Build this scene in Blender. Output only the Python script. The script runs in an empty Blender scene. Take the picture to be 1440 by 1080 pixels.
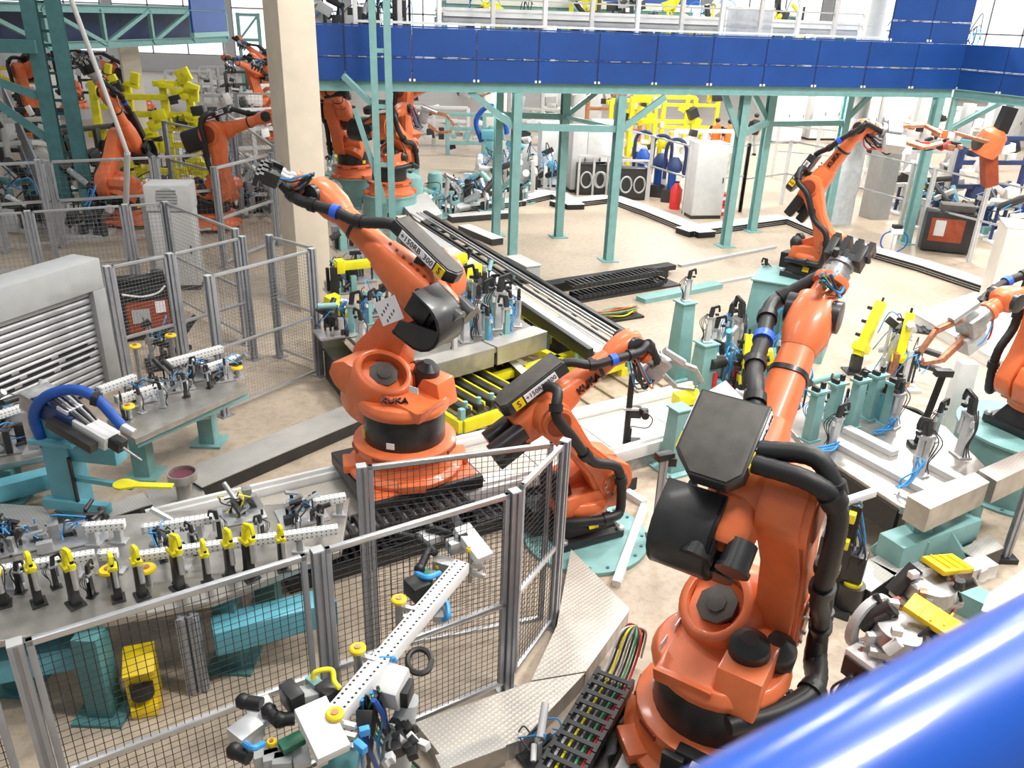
import bpy, bmesh, math, random
from mathutils import Vector as V, Matrix
PI = math.pi
R = math.radians
scene = bpy.context.scene
col = scene.collection

# ------------------------------------------------------------------ camera, world, lamps, exposure
EYE = 5.3                      # eye height above the hall floor, on the visitors' gallery
FOC = 1150.0                   # focal length for a 1440 pixel wide frame
PITCH, ROLL = R(24.2), math.atan(90 / 2560.0)
_fw = V((0, math.cos(PITCH), -math.sin(PITCH)))
_up0 = V((0, math.sin(PITCH), math.cos(PITCH)))
_rt = V((1, 0, 0)) * math.cos(ROLL) + _up0 * math.sin(ROLL)
_up = V((-1, 0, 0)) * math.sin(ROLL) + _up0 * math.cos(ROLL)
cam_d = bpy.data.cameras.new('camera')
cam_d.sensor_width = 36
cam_d.lens = FOC / 1440 * 36
cam_d.clip_start = 0.05
cam_d.clip_end = 300
cam = bpy.data.objects.new('camera', cam_d)
col.objects.link(cam)
cam.matrix_world = Matrix(((_rt.x, _up.x, -_fw.x, 0), (_rt.y, _up.y, -_fw.y, 0), (_rt.z, _up.z, -_fw.z, EYE), (0, 0, 0, 1)))
cam_d.dof.use_dof = True
cam_d.dof.focus_distance = 9.0
cam_d.dof.aperture_fstop = 9.0
scene.camera = cam

w = bpy.data.worlds.new('hall_light')
scene.world = w
w.use_nodes = True
w.node_tree.nodes['Background'].inputs[0].default_value = (0.93, 0.96, 1.0, 1)
w.node_tree.nodes['Background'].inputs[1].default_value = 0.50
scene.view_settings.view_transform = 'Standard'
scene.view_settings.look = 'None'
scene.view_settings.gamma = 1
scene.view_settings.use_curve_mapping = False
scene.view_settings.exposure = -0.55

def area(name, loc, sx, sy, power, colr=(1, 0.97, 0.92)):
    d = bpy.data.lights.new(name, 'AREA')
    d.shape = 'RECTANGLE'
    d.size, d.size_y, d.energy, d.color = sx, sy, power, colr
    o = bpy.data.objects.new(name, d)
    o.location = loc
    col.objects.link(o)
    return o

# rows of high-bay lamps under the hall roof: (x, y, watts)
LAMPS = [(-9, 8, 150), (-3, 5, 260), (3.5, 3.5, 1000), (9, 6, 1500), (-8, 17, 110), (-1.5, 13, 600), (5, 11, 1300), (11, 14, 1700),
         (-14, 27, 150), (-5, 28, 420), (4, 26, 2300), (12, 24, 2600), (20, 26, 2600), (7, 38, 3000), (18, 40, 3000), (-10, 42, 500)]
for _x, _y, _w in LAMPS:
    area('high_bay_light', (_x, _y, 10.9), 2.4, 0.6, _w)

# fill lights added to brighten the floor under the gallery deck: (x, y)
UNDER = [(-1.2, 21.2), (1.8, 22.1), (4.8, 22.9), (7.8, 23.8), (10.6, 24.6)]
for _x, _y in UNDER:
    area('gallery_fill_light', (_x, _y, 3.78), 1.4, 0.2, 190)

# ------------------------------------------------------------------ helpers
def at(px, py, z=0.0):
    """Point of the hall at height z that the surveyor's sight line (px, py) meets."""
    d = _fw * FOC + _rt * (px - 720) + _up * (540 - py)
    t = (z - EYE) / d.z
    return V((d.x * t, d.y * t, z))

def project(p):
    v = V(p) - V((0, 0, EYE))
    q = v.dot(_fw)
    return 720 + FOC * v.dot(_rt) / q, 540 - FOC * v.dot(_up) / q

def top_z(base, py):
    """Height above the floor point base whose sight line has row py."""
    lo, hi = -1.0, 14.0
    for _ in range(40):
        m = (lo + hi) / 2
        if project((base[0], base[1], m))[1] > py: lo = m
        else: hi = m
    return lo

def frame(x, z):
    """Rotation whose local X runs along x and local Z lies near z."""
    x = V(x).normalized(); z = V(z)
    y = z.cross(x)
    if y.length < 1e-6:
        y = V((0, 1, 0)).cross(x)
        if y.length < 1e-6: y = V((1, 0, 0)).cross(x)
    y.normalize()
    z = x.cross(y)
    return Matrix(((x.x, y.x, z.x), (x.y, y.y, z.y), (x.z, y.z, z.z)))

def catmull(pts, k=6):
    pts = [V(p) for p in pts]
    if len(pts) < 3: return pts
    P = [pts[0] * 2 - pts[1]] + pts + [pts[-1] * 2 - pts[-2]]
    out = []
    for i in range(1, len(P) - 2):
        a, b, c, d = P[i - 1], P[i], P[i + 1], P[i + 2]
        for j in range(k):
            t = j / k
            out.append(0.5 * ((2 * b) + (c - a) * t + (2 * a - 5 * b + 4 * c - d) * t * t + (3 * b - a - 3 * c + d) * t ** 3))
    out.append(pts[-1])
    return out

class MB:
    def __init__(s): s.v, s.f = [], []
    def add(s, vs, fs):
        n = len(s.v)
        s.v += [tuple(q) for q in vs]
        s.f += [tuple(i + n for i in f) for f in fs]
        return s
    def box(s, c, size, M=None, taper=1.0):
        c = V(c); hx, hy, hz = size[0] / 2, size[1] / 2, size[2] / 2
        q = []
        for z in (-1, 1):
            k = taper if z > 0 else 1.0
            for x, y in ((-1, -1), (1, -1), (1, 1), (-1, 1)):
                p = V((x * hx * k, y * hy * k, z * hz))
                q.append(c + (M @ p if M else p))
        return s.add(q, [(3, 2, 1, 0), (4, 5, 6, 7), (0, 1, 5, 4), (1, 2, 6, 5), (2, 3, 7, 6), (3, 0, 4, 7)])
    def bar(s, a, b, wd, ht, up=(0, 0, 1)):
        a, b = V(a), V(b)
        return s.box((a + b) / 2, ((b - a).length, wd, ht), frame(b - a, up))
    def ring(s, c, x, y, r, n, ry=None):
        ry = r if ry is None else ry
        return [c + x * (r * math.cos(2 * PI * i / n)) + y * (ry * math.sin(2 * PI * i / n)) for i in range(n)]
    def skin(s, rings, caps=True, close=False):
        n = len(rings[0]); vs = [p for r in rings for p in r]; fs = []
        m = len(rings)
        for i in range(m if close else m - 1):
            a, b = i * n, ((i + 1) % m) * n
            for j in range(n):
                fs.append((a + j, a + (j + 1) % n, b + (j + 1) % n, b + j))
        if caps and not close:
            fs.append(tuple(range(n - 1, -1, -1)))
            fs.append(tuple((m - 1) * n + j for j in range(n)))
        return s.add(vs, fs)
    def cyl(s, a, b, r, r2=None, n=14):
        a, b = V(a), V(b); M = frame(b - a, (0, 0, 1)); y, z = M.col[1], M.col[2]
        return s.skin([s.ring(a, y, z, r, n), s.ring(b, y, z, r if r2 is None else r2, n)])
    def lathe(s, c, prof, n=24, axis=(0, 0, 1)):
        c = V(c); ax = V(axis).normalized(); M = frame(ax, (0.01, 0.3, 1) if abs(ax.z) < .9 else (1, 0, 0)); y, z = M.col[1], M.col[2]
        return s.skin([s.ring(c + ax * h, y, z, max(r, 1e-4), n) for r, h in prof])
    def tube(s, pts, r, n=8, k=6, rib=0):
        p = catmull(pts, k); rings = []
        t0 = (p[1] - p[0]).normalized(); nrm = t0.orthogonal().normalized()
        for i, q in enumerate(p):
            t = (p[min(i + 1, len(p) - 1)] - p[max(i - 1, 0)]).normalized()
            nrm = (nrm - t * nrm.dot(t)).normalized(); bi = t.cross(nrm)
            rr = r * (1 + rib * (i % 2))
            rings.append(s.ring(q, nrm, bi, rr, n))
        return s.skin(rings)
    def prism(s, poly, M, org, lo, hi):
        """polygon (u, v) in the plane of M's columns 0 and 2, extruded along column 1 from lo to hi"""
        org = V(org); u, wv, v = M.col[0], M.col[1], M.col[2]; n = len(poly)
        vs = [org + u * a + v * b + wv * lo for a, b in poly] + [org + u * a + v * b + wv * hi for a, b in poly]
        fs = [tuple(range(n)), tuple(range(2 * n - 1, n - 1, -1))] + [(j + n, (j + 1) % n + n, (j + 1) % n, j) for j in range(n)]
        return s.add(vs, fs)
    def ringprism(s, outer, inner, M, org, lo, hi, depth):
        """extruded outline with a pocket of given depth on the hi side; outer and inner have equally many points"""
        org = V(org); u, wv, v = M.col[0], M.col[1], M.col[2]; n = len(outer)
        P = lambda q, h: org + u * q[0] + v * q[1] + wv * h
        vs = [P(q, lo) for q in outer] + [P(q, hi) for q in outer] + [P(q, hi) for q in inner] + [P(q, hi - depth) for q in inner]
        fs = [tuple(range(n)), tuple(range(4 * n - 1, 3 * n - 1, -1))]
        for a in (0, n, 2 * n):
            for j in range(n):
                k = (j + 1) % n
                fs.append((a + n + j, a + n + k, a + k, a + j))
        return s.add(vs, fs)
    def loft(s, secs, n=20, e=3.0):
        """superellipse sections: (centre, axis_y, axis_z, half_y, half_z)"""
        rings = []
        for c, y, z, hy, hz in secs:
            rg = []
            for i in range(n):
                a = 2 * PI * i / n; ca, sa = math.cos(a), math.sin(a)
                rg.append(V(c) + V(y) * (hy * math.copysign(abs(ca) ** (2 / e), ca)) + V(z) * (hz * math.copysign(abs(sa) ** (2 / e), sa)))
            rings.append(rg)
        return s.skin(rings)
    def sphere(s, c, r, n=12, m=7, sc=(1, 1, 1)):
        rings = []
        for i in range(m + 1):
            t = -PI / 2 + PI * i / m
            rings.append([V(c) + V((r * sc[0] * math.cos(t) * math.cos(2 * PI * j / n), r * sc[1] * math.cos(t) * math.sin(2 * PI * j / n), r * sc[2] * math.sin(t))) for j in range(n)])
        return s.skin(rings)
    def build(s, name, m, parent=None, bevel=0.0, smooth=38, kind=None):
        me = bpy.data.meshes.new(name)
        me.from_pydata(s.v, [], s.f)
        me.materials.append(MAT[m])
        bm = bmesh.new(); bm.from_mesh(me)
        bmesh.ops.recalc_face_normals(bm, faces=bm.faces)
        if bevel:
            ed = [e for e in bm.edges if len(e.link_faces) == 2 and e.calc_face_angle(0) > R(35)]
            bmesh.ops.bevel(bm, geom=ed, offset=bevel, segments=2, affect='EDGES', profile=0.6, clamp_overlap=True)
        bm.to_mesh(me); bm.free()
        if smooth:
            me.polygons.foreach_set('use_smooth', [True] * len(me.polygons))
            me.set_sharp_from_angle(angle=R(smooth))
        o = bpy.data.objects.new(name, me)
        col.objects.link(o)
        if parent: o.parent = parent
        if kind: o['kind'] = kind
        return o

def tag(o, label, cat, group=None):
    o['label'] = label; o['category'] = cat
    if group: o['group'] = group
    return o
def thing(name, label, cat, loc=(0, 0, 0), rz=0.0, group=None):
    o = bpy.data.objects.new(name, None)
    o.empty_display_size = 0.1
    col.objects.link(o)
    o.location = loc; o.rotation_euler = (0, 0, rz)
    return tag(o, label, cat, group)
def struct(o):
    o['kind'] = 'structure'; return o
def copy_tree(o, parent=None):
    c = o.copy(); col.objects.link(c); c.parent = parent
    for ch in o.children: copy_tree(ch, c)
    return c
def dup(o, label, loc, rz=0.0, sc=1.0):
    c = copy_tree(o)
    c.location = loc; c.rotation_euler = (0, 0, rz); c.scale = (sc, sc, sc); c['label'] = label
    return c
_txt = {}
def lettering(s, size, m, parent, loc, M, name='lettering', depth=0.002):
    """flat raised letters; M columns: reading direction, out of the letters' plane is column 2"""
    k = (s, size, m)
    if k not in _txt:
        cu = bpy.data.curves.new(name, 'FONT')
        cu.body = s; cu.size = size; cu.align_x = 'CENTER'; cu.align_y = 'CENTER'; cu.extrude = depth; cu.resolution_u = 2
        t = bpy.data.objects.new(name, cu); col.objects.link(t)
        bpy.context.view_layer.update()
        me = bpy.data.meshes.new_from_object(t.evaluated_get(bpy.context.evaluated_depsgraph_get()))
        bpy.data.objects.remove(t)
        me.materials.clear(); me.materials.append(MAT[m]); me.name = name
        _txt[k] = me
    o = bpy.data.objects.new(name, _txt[k]); col.objects.link(o); o.parent = parent
    o.matrix_local = Matrix.Translation(V(loc)) @ M.to_4x4()
    return o
ORD = ['first', 'second', 'third', 'fourth', 'fifth', 'sixth', 'seventh', 'eighth', 'ninth', 'tenth', 'eleventh', 'twelfth', 'thirteenth', 'fourteenth', 'fifteenth', 'sixteenth']

# ------------------------------------------------------------------ materials
MAT = {}
def mat(name, c, rough=0.5, metal=0.0, var=0.12, scale=6.0, bump=0.0, bscale=60.0, coat=0.0, c2=None, alpha=None):
    m = bpy.data.materials.new(name); m.use_nodes = True
    nt = m.node_tree; N, L = nt.nodes, nt.links
    b = N['Principled BSDF']
    b.inputs['Roughness'].default_value = rough; b.inputs['Metallic'].default_value = metal
    if coat: b.inputs['Coat Weight'].default_value = coat; b.inputs['Coat Roughness'].default_value = 0.12
    tc = N.new('ShaderNodeTexCoord'); ns = N.new('ShaderNodeTexNoise')
    ns.inputs['Scale'].default_value = scale; ns.inputs['Detail'].default_value = 5
    L.new(tc.outputs['Object'], ns.inputs['Vector'])
    rp = N.new('ShaderNodeValToRGB')
    lo = [max(0, x * (1 - var)) for x in c]; hi = [min(1, x * (1 + var)) for x in (c2 or c)]
    rp.color_ramp.elements[0].position = 0.3; rp.color_ramp.elements[1].position = 0.7
    rp.color_ramp.elements[0].color = (*lo, 1); rp.color_ramp.elements[1].color = (*hi, 1)
    L.new(ns.outputs['Fac'], rp.inputs['Fac']); L.new(rp.outputs['Color'], b.inputs['Base Color'])
    if bump:
        n2 = N.new('ShaderNodeTexNoise'); n2.inputs['Scale'].default_value = bscale; n2.inputs['Detail'].default_value = 3
        L.new(tc.outputs['Object'], n2.inputs['Vector'])
        bp = N.new('ShaderNodeBump'); bp.inputs['Strength'].default_value = bump; bp.inputs['Distance'].default_value = 0.01
        L.new(n2.outputs['Fac'], bp.inputs['Height']); L.new(bp.outputs['Normal'], b.inputs['Normal'])
    if alpha is not None:
        b.inputs['Alpha'].default_value = alpha
    MAT[name] = m
    return m
mat('orange', (0.77, 0.175, 0.055), 0.40, var=0.08, coat=0.25)
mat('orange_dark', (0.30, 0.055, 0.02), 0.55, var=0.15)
mat('black', (0.012, 0.012, 0.013), 0.45)
mat('black_plastic', (0.022, 0.022, 0.024), 0.38, var=0.2, coat=0.1)
mat('rubber', (0.014, 0.014, 0.015), 0.5)
mat('grey_plastic', (0.085, 0.078, 0.07), 0.6, var=0.2, scale=9)
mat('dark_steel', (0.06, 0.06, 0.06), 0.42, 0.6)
mat('teal', (0.215, 0.415, 0.405), 0.45, var=0.08)
mat('teal_dark', (0.075, 0.215, 0.225), 0.5, var=0.12)
mat('teal_blue', (0.13, 0.42, 0.52), 0.42, var=0.08)
mat('alu', (0.62, 0.63, 0.65), 0.34, 0.75, var=0.08)
mat('profile_grey', (0.40, 0.415, 0.45), 0.42, 0.55, var=0.1)
mat('steel', (0.42, 0.42, 0.42), 0.38, 0.7, var=0.2, scale=14)
mat('white', (0.80, 0.80, 0.79), 0.45, var=0.04)
mat('cream', (0.78, 0.72, 0.64), 0.5, var=0.04)
mat('grey_paint', (0.44, 0.45, 0.45), 0.5, var=0.05)
mat('shutter_grey', (0.52, 0.525, 0.54), 0.35, 0.4, var=0.05)
mat('grey_light', (0.60, 0.60, 0.60), 0.45, var=0.05)
mat('yellow', (0.84, 0.76, 0.02), 0.42, var=0.08)
mat('yellow_warm', (0.86, 0.60, 0.01), 0.42, var=0.08)
mat('blue_panel', (0.013, 0.064, 0.275), 0.36, var=0.12, scale=1.2)
mat('blue_rail', (0.012, 0.12, 0.66), 0.28, var=0.04, coat=0.4)
mat('blue_hose', (0.012, 0.085, 0.40), 0.4)
mat('blue_tube', (0.05, 0.33, 0.75), 0.4)
mat('blue_clamp', (0.03, 0.13, 0.75), 0.4)
mat('navy', (0.02, 0.04, 0.13), 0.4)
mat('red', (0.62, 0.03, 0.03), 0.45)
mat('copper', (0.50, 0.22, 0.13), 0.35, 0.6, var=0.3, scale=20)
mat('green', (0.02, 0.17, 0.09), 0.45)
mat('green_cable', (0.10, 0.42, 0.18), 0.45)
mat('vest', (0.95, 0.22, 0.03), 0.7)
mat('denim', (0.03, 0.10, 0.32), 0.85)
mat('skin', (0.62, 0.36, 0.26), 0.6)
mat('cable', (0.03, 0.03, 0.035), 0.5)
mat('timber', (0.36, 0.29, 0.21), 0.75, var=0.25)
mat('mesh_black', (0.016, 0.016, 0.018), 0.5)
mat('mesh_grey', (0.20, 0.20, 0.20), 0.5, 0.3)
mat('stainless', (0.46, 0.44, 0.41), 0.34, 0.75, var=0.18, scale=5)
mat('concrete', (0.70, 0.62, 0.50), 0.85, var=0.07, scale=2.0, bump=0.15, bscale=30)
mat('wall_white', (0.78, 0.79, 0.80), 0.8, var=0.04, scale=0.4)
mat('film', (0.52, 0.55, 0.58), 0.25, var=0.12, scale=7, bump=0.5, bscale=14)
mat('paper', (0.88, 0.86, 0.90), 0.8, var=0.03)

def floor_mat():
    m = mat('floor', (0.47, 0.385, 0.30), 0.42, var=0.10, scale=0.7, bump=0.03, bscale=25)
    nt = m.node_tree; N, L = nt.nodes, nt.links
    b = N['Principled BSDF']; base = b.inputs['Base Color'].links[0].from_socket
    tc = N['Texture Coordinate']
    n2 = N.new('ShaderNodeTexNoise'); n2.inputs['Scale'].default_value = 9; n2.inputs['Detail'].default_value = 8; n2.inputs['Roughness'].default_value = 0.7
    L.new(tc.outputs['Object'], n2.inputs['Vector'])
    rp = N.new('ShaderNodeValToRGB'); rp.color_ramp.elements[0].position = 0.36; rp.color_ramp.elements[1].position = 0.55
    rp.color_ramp.elements[0].color = (0.80, 0.78, 0.74, 1); rp.color_ramp.elements[1].color = (1, 1, 1, 1)
    L.new(n2.outputs['Fac'], rp.inputs['Fac'])
    mx = N.new('ShaderNodeMix'); mx.data_type = 'RGBA'; mx.blend_type = 'MULTIPLY'; mx.inputs[0].default_value = 1
    L.new(base, mx.inputs[6]); L.new(rp.outputs['Color'], mx.inputs[7]); L.new(mx.outputs[2], b.inputs['Base Color'])
floor_mat()
def plate_mat(name, c, metal, rough, sc=26, strength=0.5):
    """chequer plate: fine raised tread"""
    m = mat(name, c, rough, metal, var=0.10, scale=3)
    nt = m.node_tree; N, L = nt.nodes, nt.links; b = N['Principled BSDF']
    tc = N['Texture Coordinate']; mp = N.new('ShaderNodeMapping'); mp.inputs['Rotation'].default_value = (0, 0, R(45)); mp.inputs['Scale'].default_value = (1, 1, 0.02)
    L.new(tc.outputs['Object'], mp.inputs['Vector'])
    vo = N.new('ShaderNodeTexVoronoi'); vo.inputs['Scale'].default_value = sc; vo.inputs['Randomness'].default_value = 0.0
    L.new(mp.outputs['Vector'], vo.inputs['Vector'])
    bp = N.new('ShaderNodeBump'); bp.inputs['Strength'].default_value = strength; bp.inputs['Distance'].default_value = 0.008; bp.invert = True
    cr = N.new('ShaderNodeValToRGB'); cr.color_ramp.elements[0].position = 0.22; cr.color_ramp.elements[1].position = 0.34  # darker between the studs: relief shading put into the colour
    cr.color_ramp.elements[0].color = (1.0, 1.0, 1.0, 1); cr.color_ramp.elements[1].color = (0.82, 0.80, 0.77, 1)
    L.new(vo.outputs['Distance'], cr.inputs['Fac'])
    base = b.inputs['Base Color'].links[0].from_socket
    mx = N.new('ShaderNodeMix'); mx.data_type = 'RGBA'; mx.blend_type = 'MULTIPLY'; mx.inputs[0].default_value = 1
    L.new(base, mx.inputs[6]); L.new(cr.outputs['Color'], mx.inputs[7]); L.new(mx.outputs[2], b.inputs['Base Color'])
    L.new(vo.outputs['Distance'], bp.inputs['Height']); L.new(bp.outputs['Normal'], b.inputs['Normal'])
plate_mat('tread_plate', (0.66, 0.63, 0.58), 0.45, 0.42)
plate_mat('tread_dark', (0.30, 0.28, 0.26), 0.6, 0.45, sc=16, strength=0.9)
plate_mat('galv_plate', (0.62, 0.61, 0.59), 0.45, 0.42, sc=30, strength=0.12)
mat('residue', (0.13, 0.03, 0.05), 0.6)

# ------------------------------------------------------------------ the hall itself
fl = MB(); fl.add([(-45, -6, 0), (45, -6, 0), (45, 75, 0), (-45, 75, 0)], [(0, 1, 2, 3)])
struct(fl.build('floor', 'floor'))
struct(MB().box((0, 75, 6), (90, 0.4, 12)).build('wall_back', 'wall_white'))
struct(MB().box((-45, 34, 6), (0.4, 82, 12)).build('wall_left', 'wall_white'))
struct(MB().box((45, 34, 6), (0.4, 82, 12)).build('wall_right', 'wall_white'))
mat('added_daylight', (1, 1, 1), 0.5)  # emission for glowing panes added to brighten the hall
_b = MAT['added_daylight'].node_tree.nodes['Principled BSDF']
_b.inputs['Emission Color'].default_value = (0.93, 0.97, 1, 1); _b.inputs['Emission Strength'].default_value = 2.0
def added_window_band(n, c, size, rz):
    w_ = bpy.data.objects.new('added_window_%d' % n, None); col.objects.link(w_); w_.location = c; w_.rotation_euler = (0, 0, rz); struct(w_)
    MB().box((0, 0, 0), (size[0], .04, size[1])).build('pane', 'added_daylight', w_)
    k = max(1, int(size[0] / 3))
    for i in range(k + 1): MB().box((-size[0] / 2 + size[0] * i / k, -.05, 0), (.12, .1, size[1])).build('mullion', 'grey_light', w_)
    for z in (-size[1] / 2, 0, size[1] / 2): MB().box((0, -.05, z), (size[0], .1, .12)).build('transom', 'grey_light', w_)
for i in range(9): added_window_band(i + 1, (-40 + 10 * i, 74.75, 5.2), (9, 7.5), 0)  # glowing panes added to whiten the back wall
for i in range(4): added_window_band(i + 10, (44.75, 8 + 15 * i, 5.2), (13, 7.5), -PI / 2)  # more glowing panes added, bringing light in from the right
def lamp_housing():
    t = thing('high_bay_lamp', 'long white high-bay lamp housing under the roof', 'lamp', (0, 0, 0), 0, 'high-bay lamps under the roof')
    MB().box((0, 0, 0.12), (2.5, 0.7, 0.2)).build('housing', 'white', t, 0.02)
    MB().cyl((-0.9, 0, 0.2), (-0.9, 0, 1.6), 0.01).build('suspension', 'steel', t)
    MB().cyl((0.9, 0, 0.2), (0.9, 0, 1.6), 0.01).build('suspension', 'steel', t)
    return t
_lh = lamp_housing()
for i, (x, y, _p) in enumerate(LAMPS):
    o = _lh if i == 0 else copy_tree(_lh)
    o.location = (x, y, 10.95)

_us = thing('gallery_fill_lamp', 'slim fill lamp added under the gallery deck to brighten the floor', 'lamp', (0, 0, 0), 0, 'added fill lamps under the gallery')
MB().box((0, 0, .04), (1.5, .16, .06)).build('housing', 'white', _us, .008)  # made-up housing around the added fill light
MB().box((0, 0, .1), (.1, .1, .1)).build('bracket', 'steel', _us)
for i, (x, y) in enumerate(UNDER):
    o = _us if i == 0 else copy_tree(_us)
    o.location = (x, y, 3.79)
# ---- blue mezzanine on teal steelwork
MZ = 3.77
m0, m1 = at(460, 127, MZ), at(1340, 137, MZ)
mu = (m1 - m0).normalized(); mn = V((-mu.y, mu.x, 0))      # mn points away from the camera
m0 = m0 - mu * 1.0
mlen = (m1 - m0).length
mz = thing('mezzanine', 'long blue clad mezzanine gallery on teal steel posts', 'mezzanine', (0, 0, 0))
def I_beam(mb, a, b, wd, ht, tf=0.02):
    M = frame(V(b) - V(a), (0, 0, 1)); z = M.col[2]
    mb.bar(V(a) + z * (ht / 2), V(b) + z * (ht / 2), wd, tf).bar(V(a) - z * (ht / 2), V(b) - z * (ht / 2), wd, tf).bar(a, b, 0.02, ht)
    return mb
bm_ = MB(); I_beam(bm_, m0 + V((0, 0, .1)) + mn * .08, m1 + V((0, 0, .1)) + mn * .08, 0.16, 0.2); bm_.build('edge_beam', 'teal', mz)
bm_ = MB(); I_beam(bm_, m0 + V((0, 0, .1)) + mn * 2.1, m1 + V((0, 0, .1)) + mn * 2.1, 0.16, 0.2); bm_.build('edge_beam', 'teal', mz)
k = 0
x = 0.6
while x < mlen:
    I_beam(MB(), m0 + mu * x + mn * .16 + V((0, 0, .1)), m0 + mu * x + mn * 2.0 + V((0, 0, .1)), 0.12, 0.16).build('joist', 'teal', mz)
    x += 1.55
m1x = m1 + mu * 3.5
MB().add([m0 + mn * .1 + V((0, 0, .24)), m1x + mn * .1 + V((0, 0, .24)), m1x + mn * 5 + V((0, 0, .24)), m0 + mn * 5 + V((0, 0, .24)),
          m0 + mn * .1 + V((0, 0, .215)), m1x + mn * .1 + V((0, 0, .215)), m1x + mn * 5 + V((0, 0, .215)), m0 + mn * 5 + V((0, 0, .215))],
         [(0, 1, 2, 3), (7, 6, 5, 4), (0, 4, 5, 1), (1, 5, 6, 2), (2, 6, 7, 3), (3, 7, 4, 0)]).build('deck', 'grey_light', mz)
def panels(root, a, b, n, rows, off=0.0):
    u = (b - a) / n
    out = V((u.y, -u.x, 0)).normalized()
    un = u.normalized()
    for i in range(n):
        for z0, z1 in rows:
            c = a + u * (i + .5) + out * (0.03 + off); c.z = (z0 + z1) / 2
            MB().box(c, (u.length - 0.03, 0.04, z1 - z0), frame(u, (0, 0, 1))).build('panel', 'blue_panel', root, 0.006, smooth=0)
        q = a + u * i + out * (0.03 + off)
        zb, zt = rows[0][0], rows[-1][1]
        MB().bar((q.x, q.y, zb), (q.x, q.y, zt), 0.03, 0.015, un).build('seam_strip', 'navy', root)
        for zz in (rows[0][1] + 0.015,):
            MB().bar(V((q.x, q.y, zz)) + out * .03, V((q.x, q.y, zz)) + u + out * .03, 0.025, 0.02).build('joint_rail', 'blue_panel', root)
            for j in range(3):
                s_ = q + u * (0.2 + 0.28 * j)
                MB().bar(V((s_.x, s_.y, zz)) + out * .044, V((s_.x, s_.y, zz)) + out * .044 + un * (0.1 + .07 * ((i + j) % 3)), 0.008, 0.014).build('bright_clip', 'alu', root)
        for sgn in (-1, 1):
            MB().box(V((q.x, q.y, zb + .03)) + un * (.045 * sgn) + out * .03, (0.045, 0.02, 0.05), frame(u, (0, 0, 1))).build('bracket', 'white', root)
ROWS = [(MZ + .2, MZ + .66), (MZ + .69, MZ + 1.25)]
panels(mz, m0, m1, 12, ROWS)
# raised pair of panels near the right end
pa, pb = m0 + mu * (mlen * .862), m0 + mu * (mlen * 1.0)
panels(mz, pa, pb, 2, [(MZ + 1.28, MZ + 1.72), (MZ + 1.75, MZ + 2.3)])
MB().bar(m0 + V((0, 0, MZ * 0 + 1.27)), m1 + V((0, 0, 1.27)), 0.1, 0.03).build('top_rail', 'blue_panel', mz)
# posts
def post(root, px, py, ztop=MZ, w_=0.2, m='teal'):
    b = at(px, py)
    MB().box((b.x, b.y, 0.012), (0.42, 0.42, 0.024), Matrix.Rotation(R(16), 3, 'Z')).build('foot_plate', m, root)
    q = MB(); M = Matrix.Rotation(R(16), 3, 'Z')
    q.box((b.x, b.y, ztop / 2), (w_ * .14, w_, ztop), M)
    for s_ in (-1, 1):
        d = M @ V((0, s_ * w_ / 2, 0)); q.box((b.x + d.x, b.y + d.y, ztop / 2), (w_ * .95, 0.022, ztop), M)
    q.build('post', m, root)
    return b
pA, pB, pC, pD, pE = post(mz, 720, 365), post(mz, 855, 366), post(mz, 1019, 346), post(mz, 1057, 325), post(mz, 1273, 342)
pF, pG, pH = post(mz, 697, 331), post(mz, 785, 333), post(mz, 1160, 318)
def strut(root, a, za, b, zb, wd=0.14, nm='cross_beam', m='teal'):
    MB().bar((a[0], a[1], za), (b[0], b[1], zb), wd, wd).build(nm, m, root)
strut(mz, pA, 3.05, pB, 3.05); strut(mz, pF, 3.05, pG, 3.05); strut(mz, pD, 2.9, pH, 2.9)
strut(mz, pA, 3.05, pF, 3.05); strut(mz, pB, 3.05, pG, 3.05, .09); strut(mz, pC, 2.8, pD, 2.95)
e = (pA - pB).normalized()
strut(mz, pA, 3.0, pA + e * 1.05, MZ, .13, 'brace'); strut(mz, pB, 3.0, pB - e * 1.0, MZ, .13, 'brace')
strut(mz, pG, 3.05, pG - e * .9, MZ, .12, 'brace'); strut(mz, pC, 2.75, pC + e * .55, MZ, .13, 'brace'); strut(mz, pD, 2.95, pD + e * .6, MZ, .13, 'brace')
strut(mz, pE, 2.7, pE + V((1.9, .5, 0)), 3.7, .12, 'brace'); strut(mz, pH, 2.95, pH - e * .7, MZ, .12, 'brace')
# turned end bay on the right with its hanging frame
n1 = at(1470, 153, MZ)
mz2 = thing('gallery_end_bay', 'bright blue end bay of the gallery turning toward the viewer at right', 'mezzanine')
I_beam(MB(), m1 + V((0, 0, .1)), n1 + V((0, 0, .1)), 0.16, 0.2).build('edge_beam', 'teal', mz2)
panels(mz2, m1 + mu * .05, n1, 2, ROWS)
h0, h1 = at(1345, 217, 3.0), at(1408, 224, 3.0)
q0, q1 = V((m1.x, m1.y, 3.0)), V((n1.x, n1.y, 3.0)).lerp(V((m1.x, m1.y, 3.0)), .35)
for a in (q0.lerp(q1, .05), q1):
    MB().bar((a.x, a.y, 2.75), (a.x, a.y, MZ), 0.12, 0.12, (1, 0, 0)).build('hanger', 'teal', mz2)
MB().bar(V((pE.x, pE.y, 2.8)), (q1.x, q1.y, 2.75), 0.16, 0.16).build('hanging_beam', 'teal', mz2)

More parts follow.
